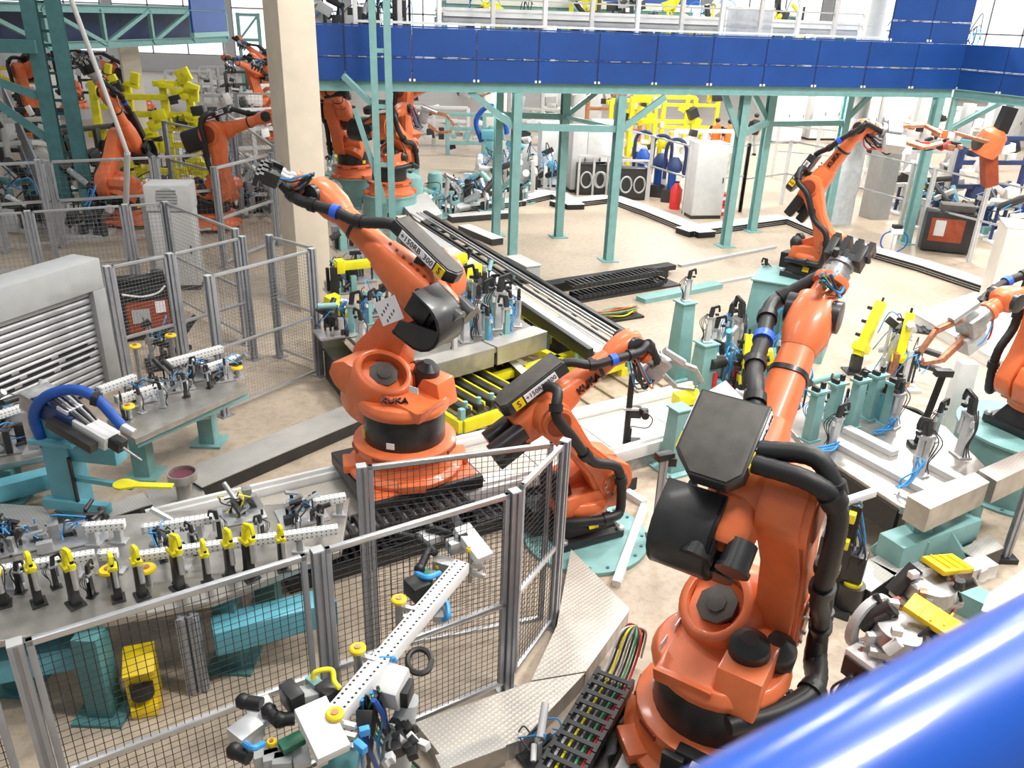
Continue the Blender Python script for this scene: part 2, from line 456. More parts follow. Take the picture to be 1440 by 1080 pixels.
# ---- twin teal frame column standing in front of the gallery
fb = at(545, 388)
tc_ = thing('frame_column', 'tall twin-leg teal frame column in front of the blue gallery', 'column', fb, R(10))
for sx in (-.14, .14):
    I_beam(MB(), (sx, 0, 0.02), (sx, 0, 7.5), 0.14, 0.12).build('leg', 'teal', tc_)
MB().box((0, 0, 0.015), (0.6, 0.4, 0.03)).build('foot_plate', 'teal', tc_)
for z in (1.2, 2.4, 3.55, 4.6, 5.6):
    MB().box((0, 0, z), (0.2, 0.1, 0.08)).build('rung', 'teal', tc_)
MB().bar((-.2, 0, 3.6), (-.75, 0.3, 4.1), .1, .1).build('brace', 'teal', tc_)
MB().bar((.0, 0.0, 1.6), (-.55, .05, 3.5), .07, .1).build('brace', 'teal', tc_)

# ---- concrete columns
def column(px, py, wd, rot, label, h=11.5, m='concrete', nm='concrete_column'):
    b = at(px, py)
    o = MB().box((0, 0, h / 2), (wd, wd, h)).build(nm, m, None, 0.02)
    o.location = b; o.rotation_euler = (0, 0, R(rot)); tag(o, label, 'column')
column(436, 428, 0.66, 38, 'tall beige concrete column behind the tall centre robot')
column(203, 222, 0.62, 30, 'beige concrete column behind the yellow rack', h=3.95)
column(1228, 306, 0.62, 16, 'dark grey concrete column beyond the right fence', m='grey_paint')
wc = at(1175, 312)
wr = thing('wrapped_column', 'round column wrapped in grey translucent film beyond the fence', 'column', wc)
MB().lathe((0, 0, 0), [(.44, 0), (.42, .8), (.46, 1.0), (.44, 2.3), (.43, 3.0)], 20).build('film_wrap', 'film', wr)
MB().cyl((0, 0, 3.0), (0, 0, 8), .34, n=18).build('shaft', 'grey_paint', wr)

# ---- dark left truss gallery and its column
TZ = 4.1
t0, t1 = at(-30, 69, TZ), at(320, 55, TZ)
tu = (t1 - t0).normalized()
tr = thing('truss_gallery', 'dark teal lattice truss gallery above the left cells', 'truss')
for z, hh in ((TZ, .2), (TZ + 1.0, .2)):
    a, b = t0.copy(), t1.copy(); a.z = b.z = z
    I_beam(MB(), a, b, .2, hh).build('chord', 'teal', tr)
nb = 5
for i in range(nb + 1):
    a = t0.lerp(t1, i / nb)
    MB().bar((a.x, a.y, TZ), (a.x, a.y, TZ + 1), .12, .12, tu).build('upright', 'teal', tr)
    if i < nb:
        b = t0.lerp(t1, (i + 1) / nb)
        za, zb = (TZ + 1, TZ) if i < 2 else (TZ, TZ + 1)
        MB().bar((a.x, a.y, za), (b.x, b.y, zb), .12, .12).build('diagonal', 'teal', tr)
tn = V((-tu.y, tu.x, 0))
MB().box((t0 + t1) / 2 + tn * 1.3 + V((0, 0, .5)), ((t1 - t0).length, .05, 1.2), frame(tu, (0, 0, 1))).build('dark_cladding', 'navy', tr)
MB().box((t0 + t1) / 2 + tn * .7 + V((0, 0, 1.1)), ((t1 - t0).length, 1.5, .05), frame(tu, (0, 0, 1))).build('deck', 'teal_dark', tr)
lc = at(112, 302)
ld = thing('lattice_column', 'broad dark teal twin steel column carrying the left truss', 'column', lc, R(20))
for sx in (-.27, .27):
    I_beam(MB(), (sx, 0, 0.02), (sx, 0, 7.5), .34, .3).build('leg', 'teal_dark', ld)
for i in range(22):
    MB().box((0, .14, .3 + i * .33), (.36, .02, .07)).build('batten', 'teal_dark', ld)
MB().bar((-.3, 0, 3.0), (-2.9, -.6, 4.15), .2, .2).build('brace', 'teal_dark', ld)
MB().bar((-.3, 0, 1.9), (-2.6, -.5, 4.1), .2, .2).build('brace', 'teal_dark', ld)
MB().box((-2.4, -.5, 4.25), (4.4, .3, .3)).build('side_beam', 'teal_dark', ld)
# blue panel at the truss's right end
BZ = 4.62
bp_a, bp_b = at(271, 46, BZ), at(318, 44, BZ)
bx = tr
for z0 in (BZ, BZ + .56):
    MB().box((bp_a + bp_b) / 2 + V((0, 0, z0 - BZ + .27)), ((bp_b - bp_a).length, .06, .54), frame(bp_b - bp_a, (0, 0, 1))).build('panel', 'blue_panel', bx, .01, smooth=0)
MB().box((bp_a + bp_b) / 2 + V((0, 0, -.06)), ((bp_b - bp_a).length + .1, .12, .12), frame(bp_b - bp_a, (0, 0, 1))).build('edge_beam', 'teal', bx)
MB().bar(bp_a + V((0, .1, .05)), t1.lerp(t0, .08) + V((0, 0, .4)), .1, .1).build('panel_bracket', 'teal', bx)

# ---- thick blue handrail of the visitors' gallery in front of the viewer
g0, g1 = at(1120, 1172, 5.05), at(1560, 896, 5.05)
gd = (g1 - g0).normalized()
gr = thing('handrail', 'thick glossy blue round handrail crossing the near right corner', 'handrail')
MB().cyl(g0 - gd * .35, g1 + gd * .6, .033, n=40).build('rail_tube', 'blue_rail', gr)
MB().cyl(g0 - gd * .3 + V((0, 0, -.03)), g0 - gd * .3 + V((0, 0, -1.0)), .024, n=16).build('baluster', 'blue_rail', gr)
MB().cyl(g1 + gd * .55 + V((0, 0, -.03)), g1 + gd * .55 + V((0, 0, -1.0)), .024, n=16).build('baluster', 'blue_rail', gr)

# ------------------------------------------------------------------ industrial robots
EX, EY, EZ = V((1, 0, 0)), V((0, 1, 0)), V((0, 0, 1))
MXZ = Matrix(((1, 0, 0), (0, 1, 0), (0, 0, 1)))       # columns x, y, z : outlines drawn in x-z, extruded along y
def circle(cx, cz, r, a0, a1, n):
    return [(cx + r * math.cos(R(a0 + (a1 - a0) * i / n)), cz + r * math.sin(R(a0 + (a1 - a0) * i / n))) for i in range(n + 1)]
def ray_outline(poly, c, n=36):
    """resample a closed outline at n equal angles about c"""
    out = []
    for i in range(n):
        a = 2 * PI * i / n; d = (math.cos(a), math.sin(a)); best = 1e9
        for j in range(len(poly)):
            (x1, y1), (x2, y2) = poly[j], poly[(j + 1) % len(poly)]
            x1 -= c[0]; x2 -= c[0]; y1 -= c[1]; y2 -= c[1]
            den = d[0] * (y2 - y1) - d[1] * (x2 - x1)
            if abs(den) < 1e-9: continue
            t = (x1 * (y2 - y1) - y1 * (x2 - x1)) / den
            u = (x1 * d[1] - y1 * d[0]) / den
            if t > 0 and -1e-6 <= u <= 1 + 1e-6: best = min(best, t)
        out.append((c[0] + d[0] * best, c[1] + d[1] * best))
    return out
def tile_label(root, p, M, n, text=True):
    """white name plate with lettering and the yellow S tile; M columns: reading direction, plane up, outward"""
    pl = MB().box(p, (0.44, 0.13, 0.008), M).build('name_plate', 'paper', root)
    lettering('+150RB_300', 0.085, 'black', pl, V(p) + M.col[2] * .006, M)
    return pl

def robot(label, base, phi, q2, q3, heavy, l3, l2=None, d5=(1, 0, -.3), box_w=0.3, tool=None, sc=1.0, base_kind='plain', orange='orange', box=True, hose=True, label_side=None, name='industrial_robot', text=True, lod=0, cw=True, kuka='arm', off=None, bl=None, by=None, cwbox=False, link_hose=True):
    root = thing(name, label, 'robot', base, phi)
    root.scale = (sc, sc, sc)
    B = lambda mb, nm, m, bev=0.0, par=None: mb.build(nm, m, par or root, bev)
    if heavy: h, o, L2 = 1.045, off or .5, l2 or 1.3
    else: h, o, L2 = .675, off or .35, l2 or 1.15
    k = 1.0 if heavy else .74
    A2 = V((o, 0, h))
    d2 = V((math.sin(q2), 0, math.cos(q2))); n2 = V((math.cos(q2), 0, -math.sin(q2)))
    A3 = A2 + d2 * L2
    d3 = V((math.cos(q3), 0, math.sin(q3))); n3 = V((-math.sin(q3), 0, math.cos(q3)))
    F3 = Matrix((d3, EY, n3)).transposed()
    # --- foot
    if heavy:
        q = MB().lathe((0, 0, 0), [(.66, 0), (.66, .05), (.58, .09), (.54, .24), (.585, .27), (.585, .35), (.47, .37)], 32)
        fl_ = B(q, 'base_flange', orange, .008)
        for i in range(8):
            a = 2 * PI * i / 8 + .2
            MB().box((.575 * math.cos(a), .575 * math.sin(a), .31), (.03, .2, .045), Matrix.Rotation(a, 3, 'Z')).build('slot', 'orange_dark', fl_)
        for i in range(4):
            a = PI / 4 + i * PI / 2
            B(MB().box((.56 * math.cos(a), .56 * math.sin(a), .05), (.30, .3, .1), Matrix.Rotation(a, 3, 'Z')), 'foot', orange, .02)
        bc = B(MB().lathe((0, 0, 0), [(.46, .36), (.455, .77)], 32), 'base_column', 'black_plastic', .01)
        MB().box((.29, .36, .45), (.11, .012, .09), Matrix.Rotation(R(-39), 3, 'Z')).build('sticker', 'yellow_warm', bc)
        MB().box((-.15, .436, .45), (.09, .012, .07), Matrix.Rotation(R(19), 3, 'Z')).build('sticker', 'paper', bc)
        zt = .76
    else:
        q = MB().box((0, 0, .05), (.80, .80, .1)).box((0, 0, .19), (.72, .62, .2), None, .72)
        ft = B(q, 'base_casting', 'black_plastic', .02)
        MB().box((.05, -.29, .19), (.12, .012, .09), Matrix.Rotation(R(-25), 3, 'X')).build('sticker', 'yellow_warm', ft)
        for sx, sy in ((.36, .36), (-.36, .36), (.36, -.36), (-.36, -.36)):
            MB().lathe((sx, sy, .1), [(.05, 0), (.05, .03), (.02, .05)], 10).build('bolt', 'steel', ft)
        B(MB().lathe((0, 0, 0), [(.34, .28), (.34, .36), (.30, .38)], 28), 'slew_ring', orange, .01)
        q = MB().box((-.45, .1, .22), (.26, .3, .3))
        B(q, 'junction_box', 'black', .015)
        zt = .36
    # --- turret
    out = [(-.46, zt), (.45, zt), (.72, zt + .16), (A2.x + .30, h), (A2.x + .24, h + .14), (A2.x + .06, h + .2), (A2.x - .2, h + .12), (-.05, h - .08), (-.44, h - .16), (-.52, zt + .16)] if heavy else \
          [(-.34, zt), (.34, zt), (.52, zt + .1), (A2.x + .24, h), (A2.x + .17, h + .19), (A2.x - .02, h + .25), (A2.x - .2, h + .19), (-.12, h + .04), (-.34, h - .06)]
    hole_c = (A2.x, h - .01); rr = (.235, .20) if heavy else (.13, .12)
    oo = ray_outline(out, hole_c); ii = [(hole_c[0] + rr[0] * math.cos(2 * PI * i / 36), hole_c[1] + rr[1] * math.sin(2 * PI * i / 36)) for i in range(36)]
    y0, y1 = (-.10, .34) if heavy else (-.06, .26)
    if heavy:
        tq = MB().prism(out, MXZ, (0, 0, 0), y0, y1)
        pn = V((-.50, .26, .83)).normalized(); pc = V((.14, .15, h + .13)); Mp = frame(pn, (-1, 0, .4)); pa, pb = Mp.col[2], Mp.col[1]
        ringo = lambda t, r, ry: tq.ring(pc + pn * t, pa, pb, r, 30, ry)
        tq.skin([ringo(-.62, .40, .36), ringo(-.12, .36, .33), ringo(-.02, .33, .29), ringo(.0, .31, .27), ringo(0, .255, .215), ringo(-.24, .25, .21)])
    else:
        tq = MB().ringprism(oo, ii, MXZ, (0, 0, 0), y0, y1, .16)
    tq.lathe((0, 0, 0), [(.50 if heavy else .36, zt - .02), (.52 if heavy else .37, zt + .05), (.48 if heavy else .33, zt + .13)], 30)
    low = [(-.46 * k, zt), (.45 * k, zt), (.5 * k, zt + .2), (.1, zt + .36 * k), (-.4 * k, zt + .3 * k)]
    tq.prism(low, MXZ, (0, 0, 0), -.40 * k, y0 + .02)
    tu_ = B(tq, 'turret', orange, .02)
    if heavy:
        B(MB().cyl(pc - pn * .24, pc - pn * .08, .15, n=18).box(pc - pn * .17 + pa * .05, (.12, .2, .16), Mp), 'shoulder_motor', 'black_plastic', 0, tu_)
        B(MB().cyl(pc - pn * .08, pc - pn * .05, .165, n=8).cyl(pc - pn * .05, pc - pn * .035, .08, n=8), 'motor_cap', 'grey_plastic', .004, tu_)
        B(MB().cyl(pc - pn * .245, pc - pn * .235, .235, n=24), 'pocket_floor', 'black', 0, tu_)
    else:
        mo = MB().cyl((A2.x, y1 - .25 * k, h - .01), (A2.x, y1 - .02, h - .01), .14 * k, n=16).lathe((A2.x, y1 - .03, h - .01), [(.16 * k, 0), (.16 * k, .035), (.11 * k, .06)], 8, (0, 1, 0))
        B(mo, 'shoulder_motor', 'black_plastic', 0, tu_)
    for dx, dz in ((-.27, .1), (.0, .04)) if kuka != 'turret' else ((-.36, .5),):
        MB().box((dx * k - .05, y1 + .003, zt + .2 * k + dz * .4), (.12 * k, .008, .07 * k)).build('sticker', 'paper', tu_)
    # rear slew motors
    for yy, zz, xx in ((-.22, .36, -.08), (-.36, .24, .12)) if heavy else ((-.12, .26, -.24), (.1, .28, -.26)):
        q = MB().lathe((xx, yy, zt + .06), [(.13 * k, 0), (.14 * k, .1), (.15 * k, zz * .8), (.14 * k, zz), (.06 * k, zz + .07)], 18, (-.25, 0, 1))
        B(q, 'slew_motor', 'black_plastic')
    # --- link arm on the -y side
    ra, rb = (.37, .31) if heavy else (.25, .20)
    wf, wbk = (.19, .25) if heavy else (.12, .155)
    def L(u, v): return (u, v)        # u along the link, v forward
    prof = circle(0, 0, ra, 90, 270, 12)
    prof += [(L2 * .28, -wbk * 1.02), (L2 * .55, -wbk * .92), (L2 * .8, -rb * .86)] + circle(L2, 0, rb, -80, 80, 12) + [(L2 * .78, rb * .78), (L2 * .5, wf * .85), (L2 * .22, wf * 1.25)]
    if heavy: prof = [(u, v + .11 * math.sin(PI * max(0, min(1, u / L2)))) for u, v in prof]
    ML = Matrix((d2, EY, n2)).transposed()
    ly0, ly1 = (-.44, -.12) if heavy else (-.31, -.09)
    c_i = (L2, 0); 
    lk = MB().prism(prof, ML, A2, ly0 + .03, ly1)
    inner = [(u * .94 + L2 * .03, v * .72) for u, v in prof]
    lk.prism(inner, ML, A2, ly0, ly0 + .05)
    li = B(lk, 'link_arm', orange, .028 if heavy else .018)
    B(MB().cyl(A2 + EY * (ly0 - .015), A2 + EY * (ly1 + .02), ra * .62, n=24), 'shoulder_hub', orange, .01, li)
    for i in range(10):
        a = 2 * PI * i / 10
        if lod == 0: MB().cyl(A2 + EY * (ly0 - .03) + EX * (ra * .5 * math.cos(a)) + EZ * (ra * .5 * math.sin(a)), A2 + EY * ly0 + EX * (ra * .5 * math.cos(a)) + EZ * (ra * .5 * math.sin(a)), .018, n=6).build('bolt', 'steel', li)
    # elbow hub; its hollow's shade is a disc of darkened orange
    B(MB().cyl(A3 + EY * (ly0 - .02), A3 + EY * (.12 * k), rb * .86, n=28), 'elbow_hub', orange, .012, li)
    B(MB().cyl(A3 + EY * (ly0 - .03), A3 + EY * (ly0 - .01), rb * .66, n=24), 'recess_shade', 'orange_dark', 0, li)
    # --- forearm
    hy, hz = (.19, .215) if heavy else (.17, .19)
    cy = .05 * k
    S = lambda t, a, b, dn=0.0: (A3 + d3 * t + n3 * dn + EY * cy, EY, n3, a, b)
    e1 = .52 if heavy else .38
    el = MB().loft([S(-.46 * k, hy * .8, hz * .78), S(-.42 * k, hy * .95, hz * .92), S(-.1, hy * 1.04, hz * 1.06), S(.2 * k, hy * 1.02, hz * 1.0), S(e1 * .8, hy * .9, hz * .82), S(e1, hy * .82, hz * .74)], 24, 3.6)
    fa = B(el, 'elbow_housing', orange, .0)
    tub = MB().loft([S(e1 - .02, hy * .8, hz * .72), S(e1 + .1, hy * .76, hz * .66), S(l3 * .62, hy * .70, hz * .58), S(l3 - .34 * k, hy * .64, hz * .53)], 24, 2.6)
    B(tub, 'forearm_tube', orange, 0)
    fr = l3 * .62
    B(MB().loft([S(fr - .02, hy * .76, hz * .64), S(fr + .02, hy * .76, hz * .64)], 24, 2.4), 'flange_ring', 'black_plastic', 0, fa)
    # rib bolts along the elbow housing
    if lod == 0:
        for i in range(9):
            p = A3 + d3 * (-.35 + .1 * i) * k + EY * (cy + hy * .5) + n3 * (hz * .98)
            MB().cyl(p, p + n3 * .025, .016, n=6).build('bolt', 'orange_dark', fa)
    # wrist
    A5 = A3 + d3 * l3 + EY * cy
    rw = .165 if heavy else .14
    B(MB().loft([S(l3 - .36 * k, hy * .66, hz * .55), S(l3 - .22 * k, rw * 1.02, rw * .95), S(l3 - .02, rw * 1.05, rw * 1.0), S(l3 + rw * .7, rw * .9, rw * .8), S(l3 + rw, rw * .5, rw * .45)], 22, 2.6), 'wrist_fork', orange)
    wc_ = MB().cyl(A5 - EY * rw * 1.18, A5 + EY * rw * 1.18, rw * .74, n=22)
    B(wc_, 'wrist_cap', 'black_plastic', .006)
    D5 = V(d5).normalized()
    hd = MB().cyl(A5, A5 + D5 * rw * 1.5, rw * .72, rw * .62, 18).cyl(A5 + D5 * rw * 1.5, A5 + D5 * (rw * 1.5 + .06), rw * .8, n=20)
    B(hd, 'wrist_hand', orange, .006)
    B(MB().cyl(A5 + D5 * (rw * 1.5 + .06), A5 + D5 * (rw * 1.5 + .12), rw * .66, n=20), 'tool_flange', 'steel')
    TF = A5 + D5 * (rw * 1.5 + .12)
    # --- back of the forearm
    if cwbox:
        B(MB().loft([S(-.40, hy * 1.1, hz * 1.0), S(-.44, hy * 1.35, hz * 1.3), S(-.95, hy * 1.35, hz * 1.3), S(-1.0, hy * 1.2, hz * 1.15)], 24, 6), 'counterweight', 'black_plastic', .01)
    elif heavy and cw:
        # black counterweight hood with cut-out
        a_, b_ = -.44, -1.0
        D = [(-.18, .25)] + [(-.40 - .28 * math.sin(R(t)), .27 * math.cos(R(t)) - .02) for t in range(0, 181, 20)] + [(-.20, -.32)]
        Din = [(x * .94 + .0, z * .87) for x, z in D]
        hood = MB()
        shell = D + Din[::-1]
        # curved wall as quads
        n = len(D); ylo, yhi = .06, .48
        vs, fs = [], []
        for yy in (ylo, yhi):
            vs += [A3 + d3 * x + n3 * z + EY * yy for x, z in D]; vs += [A3 + d3 * x + n3 * z + EY * yy for x, z in Din]
        for j in range(n - 1):
            fs += [(j, j + 1, 2 * n + j + 1, 2 * n + j), (n + j, 3 * n + j, 3 * n + j + 1, n + j + 1), (j, n + j, n + j + 1, j + 1), (2 * n + j, 2 * n + j + 1, 3 * n + j + 1, 3 * n + j)]
        for e_ in (0, n - 1): fs.append((e_, 2 * n + e_, 3 * n + e_, n + e_))
        hood.add(vs, fs)
        for yy, cut in ((ylo, 0), (yhi - .04, 1)):
            lowz = [(x, z) for x, z in D if z < (.12 if cut else .5)]
            hood.prism([(-.20, -.14 if cut else .25)] + lowz if cut else D, F3, A3, yy, yy + .04)
        B(hood, 'counterweight_hood', 'black_plastic', .012)
        for yy, zz in ((-.10, .10), (.14, .12), (.03, -.14)):
            B(MB().cyl(A3 + d3 * -.40 + EY * yy + n3 * zz, A3 + d3 * -.58 + EY * yy + n3 * zz, .10, n=16).cyl(A3 + d3 * -.58 + EY * yy + n3 * zz, A3 + d3 * -.61 + EY * yy + n3 * zz, .115, n=12), 'wrist_motor', 'black_plastic')
        B(MB().box(A3 + d3 * -.30 + EY * .33 + n3 * .05, (.34, .06, .3), F3).box(A3 + d3 * -.30 + EY * .37 + n3 * .05, (.22, .05, .2), F3), 'cover_plate', 'black_plastic', .015)
    else:
        for yy, zz, ln in ((-.1, .05, .40), (.17, .02, .34), (.04, -.17, .40)):
            B(MB().loft([(A3 + d3 * t + EY * yy + n3 * zz, EY, n3, .088, .088) for t in (-.30, -.36 - ln * .5, -.30 - ln)], 16, 4), 'wrist_motor', 'black_plastic', .008)
    # --- hose box on the elbow
    hp = A3 + d3 * .42 * k + n3 * (.52 if heavy else .40)
    if box:
        bl, bt = (bl or .86, .13) if heavy else (bl or .80, .13)
        bw = box_w; bcen = A3 + d3 * (.10 if heavy else .02) + n3 * (.42 if heavy else .35) + EY * (cy + (by if by is not None else 0))
        x0, x1 = -bl / 2, bl / 2
        ch = min(.15, bw * .35)
        hexo = lambda s_: [((x1 - s_), -bw / 2 + s_), ((x1 - s_), bw / 2 - s_), (x0 + ch + s_ * .5, bw / 2 - s_), (x0 + s_, bw / 2 - ch), (x0 + s_, -bw / 2 + ch * .6), (x0 + ch * .6 + s_ * .5, -bw / 2 + s_)]
        FB = Matrix((d3, n3, EY)).transposed()
        hb = B(MB().prism(hexo(0), FB, bcen, -bt / 2, bt / 2), 'hose_box', 'black_plastic', .012)
        B(MB().prism(hexo(.02), FB, bcen, bt / 2, bt / 2 + .012), 'lid', 'grey_plastic', .003, hb)
        B(MB().bar(A3 + d3 * .1 + n3 * hz * .9 + EY * cy, bcen - n3 * bt / 2, .1, .1), 'box_bracket', 'dark_steel', 0, hb)
        for sg in (1, -1):
            rd = -d3 if sg > 0 else d3
            MM = Matrix((rd, n3, EY * sg)).transposed()
            po = bcen + EY * (sg * (bw / 2 + .004))
            tx = x0 + ch + .075
            pw_ = min(.48 if heavy else .40, x1 - .03 - (tx + .075)); pp = po + d3 * (tx + .08 + pw_ / 2)
            if text:
                MB().box(pp, (pw_, 0.095, 0.008), MM).build('name_plate', 'paper', hb)
                lettering('+150RB_300', 0.182 * pw_, 'black', root, pp + EY * (sg * .006), MM)
                ps = po + d3 * tx
                MB().box(ps, (0.12, 0.105, 0.008), MM).build('yellow_tile', 'yellow_warm', hb)
                lettering('S', 0.10, 'black', root, ps + EY * (sg * .006), MM)
    # --- dress pack along the forearm and the link
    if hose:
        rh = .058 if heavy else .047
        side = (hy + .05) * (1 if heavy else -1)
        p = [A3 + d3 * (.30 * k) + n3 * (.42 if heavy else .35) + EY * cy, A3 + d3 * (.30 * k + .24) + n3 * (.40 if heavy else .33) + EY * (cy + side * .3), A3 + d3 * (l3 * .56) + n3 * (hz * 1.0) + EY * (cy + side * .8),
             A3 + d3 * (l3 * .76) + n3 * (hz * .55) + EY * (cy + side), A5 - d3 * .02 + n3 * (-.02) + EY * (cy + side * 1.12), A5 + d3 * (rw * .9) - n3 * (rw * .5) + EY * (cy + side * .9), TF + EY * side * .3 - n3 * .04]
        ho = B(MB().tube(p, rh, 10, 10, .06), 'dress_hose', 'rubber')
        cp = catmull(p, 10)
        for fr_, mm in ((.12, 'black'), (.34, 'black'), (.5, 'blue_clamp'), (.62, 'black'), (.85, 'black')):
            i = int(fr_ * (len(cp) - 2)); t = (cp[i + 1] - cp[i]).normalized()
            MB().cyl(cp[i] - t * .035, cp[i] + t * .035, rh * 1.32, n=14).build('hose_clamp', mm, ho)
        n_h = (2 if heavy and lod == 0 else 1) if link_hose else 0
        for j in range(n_h):
            yy = ly0 - .09 - .02 * j; vv = -.02 - .17 * j if heavy else .0
            p = [A3 + d3 * (.12 - .1 * j) + n3 * (.42 if heavy else .31) + EY * -.05, A3 + d3 * (.16 - .16 * j) + n3 * (.44 if heavy else .33) + EY * (yy * .75), A3 + n3 * .26 * k + EY * (yy - .03) + n2 * (-.05 * j), A3 + d2 * -.12 + n2 * vv + EY * (yy - .05), A2 + d2 * (L2 * .5) + n2 * (vv - .02) + EY * (yy - .02), A2 + d2 * (.22) + n2 * (vv + .12) + EY * (yy - .02),
                 A2 + V((.02 + .1 * j, yy - .03, -.34 * k)), V((.12, yy - .12 * k, zt + .02)), V((-.2, yy * .95, zt - .02)), V((-.5 * k, -.25, zt - .06))]
            hs = B(MB().tube(p, rh * 1.12, 10, 10, .05), 'link_hose', 'rubber')
            cp = catmull(p, 10)
            for fr_ in (.2, .42, .6, .8):
                i = int(fr_ * (len(cp) - 2)); t = (cp[i + 1] - cp[i]).normalized()
                MB().cyl(cp[i] - t * .04, cp[i] + t * .04, rh * 1.5, n=14).build('hose_clamp', 'black', hs)
    # maker's lettering
    if kuka == 'arm':
        for sg in (-1, 1):
            rd = -d3 if sg > 0 else d3
            MM = Matrix((rd, n3, EY * sg)).transposed()
            lettering('KUKA', .15 if heavy else .115, 'black', root, A3 + d3 * (l3 * .46) + EY * (cy + sg * hy * .79), MM, depth=.02)
    elif kuka == 'turret':
        from mathutils.bvhtree import BVHTree
        me_ = tu_.data
        tree = BVHTree.FromPolygons([v.co.copy() for v in me_.vertices], [tuple(p.vertices) for p in me_.polygons])
        vw = V((-.45, .75, .42)).normalized(); aimp = V((-.12, .30, .93))
        hit, nr, _i, _d = tree.ray_cast(aimp + vw * 1.5, -vw)
        if hit:
            s_ = (nr if nr.dot(vw) > 0 else -nr).normalized(); up_ = (EZ - s_ * s_.z).normalized()
            MM = Matrix(((-s_).cross(up_), up_, s_)).transposed()
            lettering('KUKA', .11, 'black', root, hit + s_ * .008, MM, depth=.014)
    if tool: tool(root, TF, D5, d3, n3)
    return root, TF, D5

# ---- robot tools: parts of the robot that carries them
def cables(mb, a, b, n, sag, spread, r, rng):
    for i in range(n):
        m = (V(a) + V(b)) / 2 + V((rng.uniform(-1, 1), rng.uniform(-1, 1), rng.uniform(-1, .4))) * spread + V((0, 0, -sag * rng.uniform(.4, 1.2)))
        j = lambda: V((rng.uniform(-1, 1), rng.uniform(-1, 1), rng.uniform(-1, 1))) * spread * .35
        mb.tube([V(a) + j(), m, V(b) + j()], r, 5, 6)
def tool_gripper(seed=1, size=1.0, colr='alu'):
    def f(root, TF, D, d3, n3):
        rng = random.Random(seed); M = frame(D, n3); y, z = M.col[1], M.col[2]
        MB().cyl(TF, TF + D * .1 * size, .16 * size, n=20).cyl(TF + D * .1 * size, TF + D * .16 * size, .19 * size, n=20).build('tool_changer', 'steel', root)
        MB().box(TF + D * .26 * size, (.2 * size, .5 * size, .12 * size), M).box(TF + D * .3 * size + y * .2 * size, (.28 * size, .06, .3 * size), M).box(TF + D * .3 * size - y * .2 * size, (.28 * size, .06, .3 * size), M).build('gripper_frame', colr, root, .008)
        q = MB()
        for i in range(6):
            p = TF + D * (.2 + .1 * i) * size * .6 + y * rng.uniform(-.28, .28) * size + z * rng.uniform(-.22, .22) * size
            MB().cyl(p, p + (D * rng.uniform(-.2, .5) + z * rng.uniform(-1, 1)) * .2 * size, .035 * size, n=10).build('actuator', 'dark_steel', root)
        for i in range(4):
            p = TF + D * .42 * size + y * (-.24 + .16 * i) * size
            MB().box(p, (.2 * size, .05, .07), M).box(p + D * .12 * size - z * .06, (.05, .045, .14), M).build('clamp_jaw', 'black_plastic', root)
        for c, n in (('blue_tube', 4), ('green_cable', 2), ('cable', 7), ('copper', 2)):
            q = MB(); cables(q, TF - d3 * .25 + n3 * .25, TF + D * .3 * size, n, .12, .18 * size, .009, rng); q.build('cable_bundle', c, root, kind='stuff')
    return f
def tool_weldgun(seed=1, size=1.0, turn=0.0, arm='copper'):
    def f(root, TF, D, d3, n3):
        rng = random.Random(seed); M = frame(D, n3); y, z = M.col[1], M.col[2]
        z = (z * math.cos(turn) + y * math.sin(turn)).normalized(); y = z.cross(D).normalized()
        M = Matrix((D, y, z)).transposed()
        s_ = size
        MB().cyl(TF, TF + D * .08, .13 * s_, n=18).box(TF + D * .2 * s_, (.24 * s_, .3 * s_, .26 * s_), M).build('gun_body', 'steel', root, .01)
        MB().box(TF + D * .22 * s_ - z * .27 * s_, (.34 * s_, .2 * s_, .26 * s_), M).build('transformer', 'grey_light', root, .012)
        MB().cyl(TF + D * .05 * s_ + z * .24 * s_, TF + D * .5 * s_ + z * .24 * s_, .06 * s_, n=14).build('gun_cylinder', 'alu', root)
        for sg in (-1, 1):
            q = MB().bar(TF + D * .3 * s_ + z * (.16 * sg * s_), TF + D * .75 * s_ + z * (.26 * sg * s_), .07 * s_, .08 * s_, z).bar(TF + D * .75 * s_ + z * (.26 * sg * s_), TF + D * 1.05 * s_ + z * (.10 * sg * s_), .06 * s_, .06 * s_, z)
            q.cyl(TF + D * 1.03 * s_ + z * (.12 * sg * s_), TF + D * 1.03 * s_ + z * (.02 * sg * s_), .02 * s_, .012 * s_, 10)
            q.build('electrode_arm', arm, root, .006)
        for c, n, r in (('cable', 6, .014), ('red', 2, .012), ('blue_tube', 3, .009), ('copper', 3, .012)):
            q = MB(); cables(q, TF - d3 * .2 + n3 * .22 * s_, TF + D * .3 * s_ - z * .3 * s_, n, .15, .16 * s_, r, rng); q.build('cable_bundle', c, root, kind='stuff')
    return f

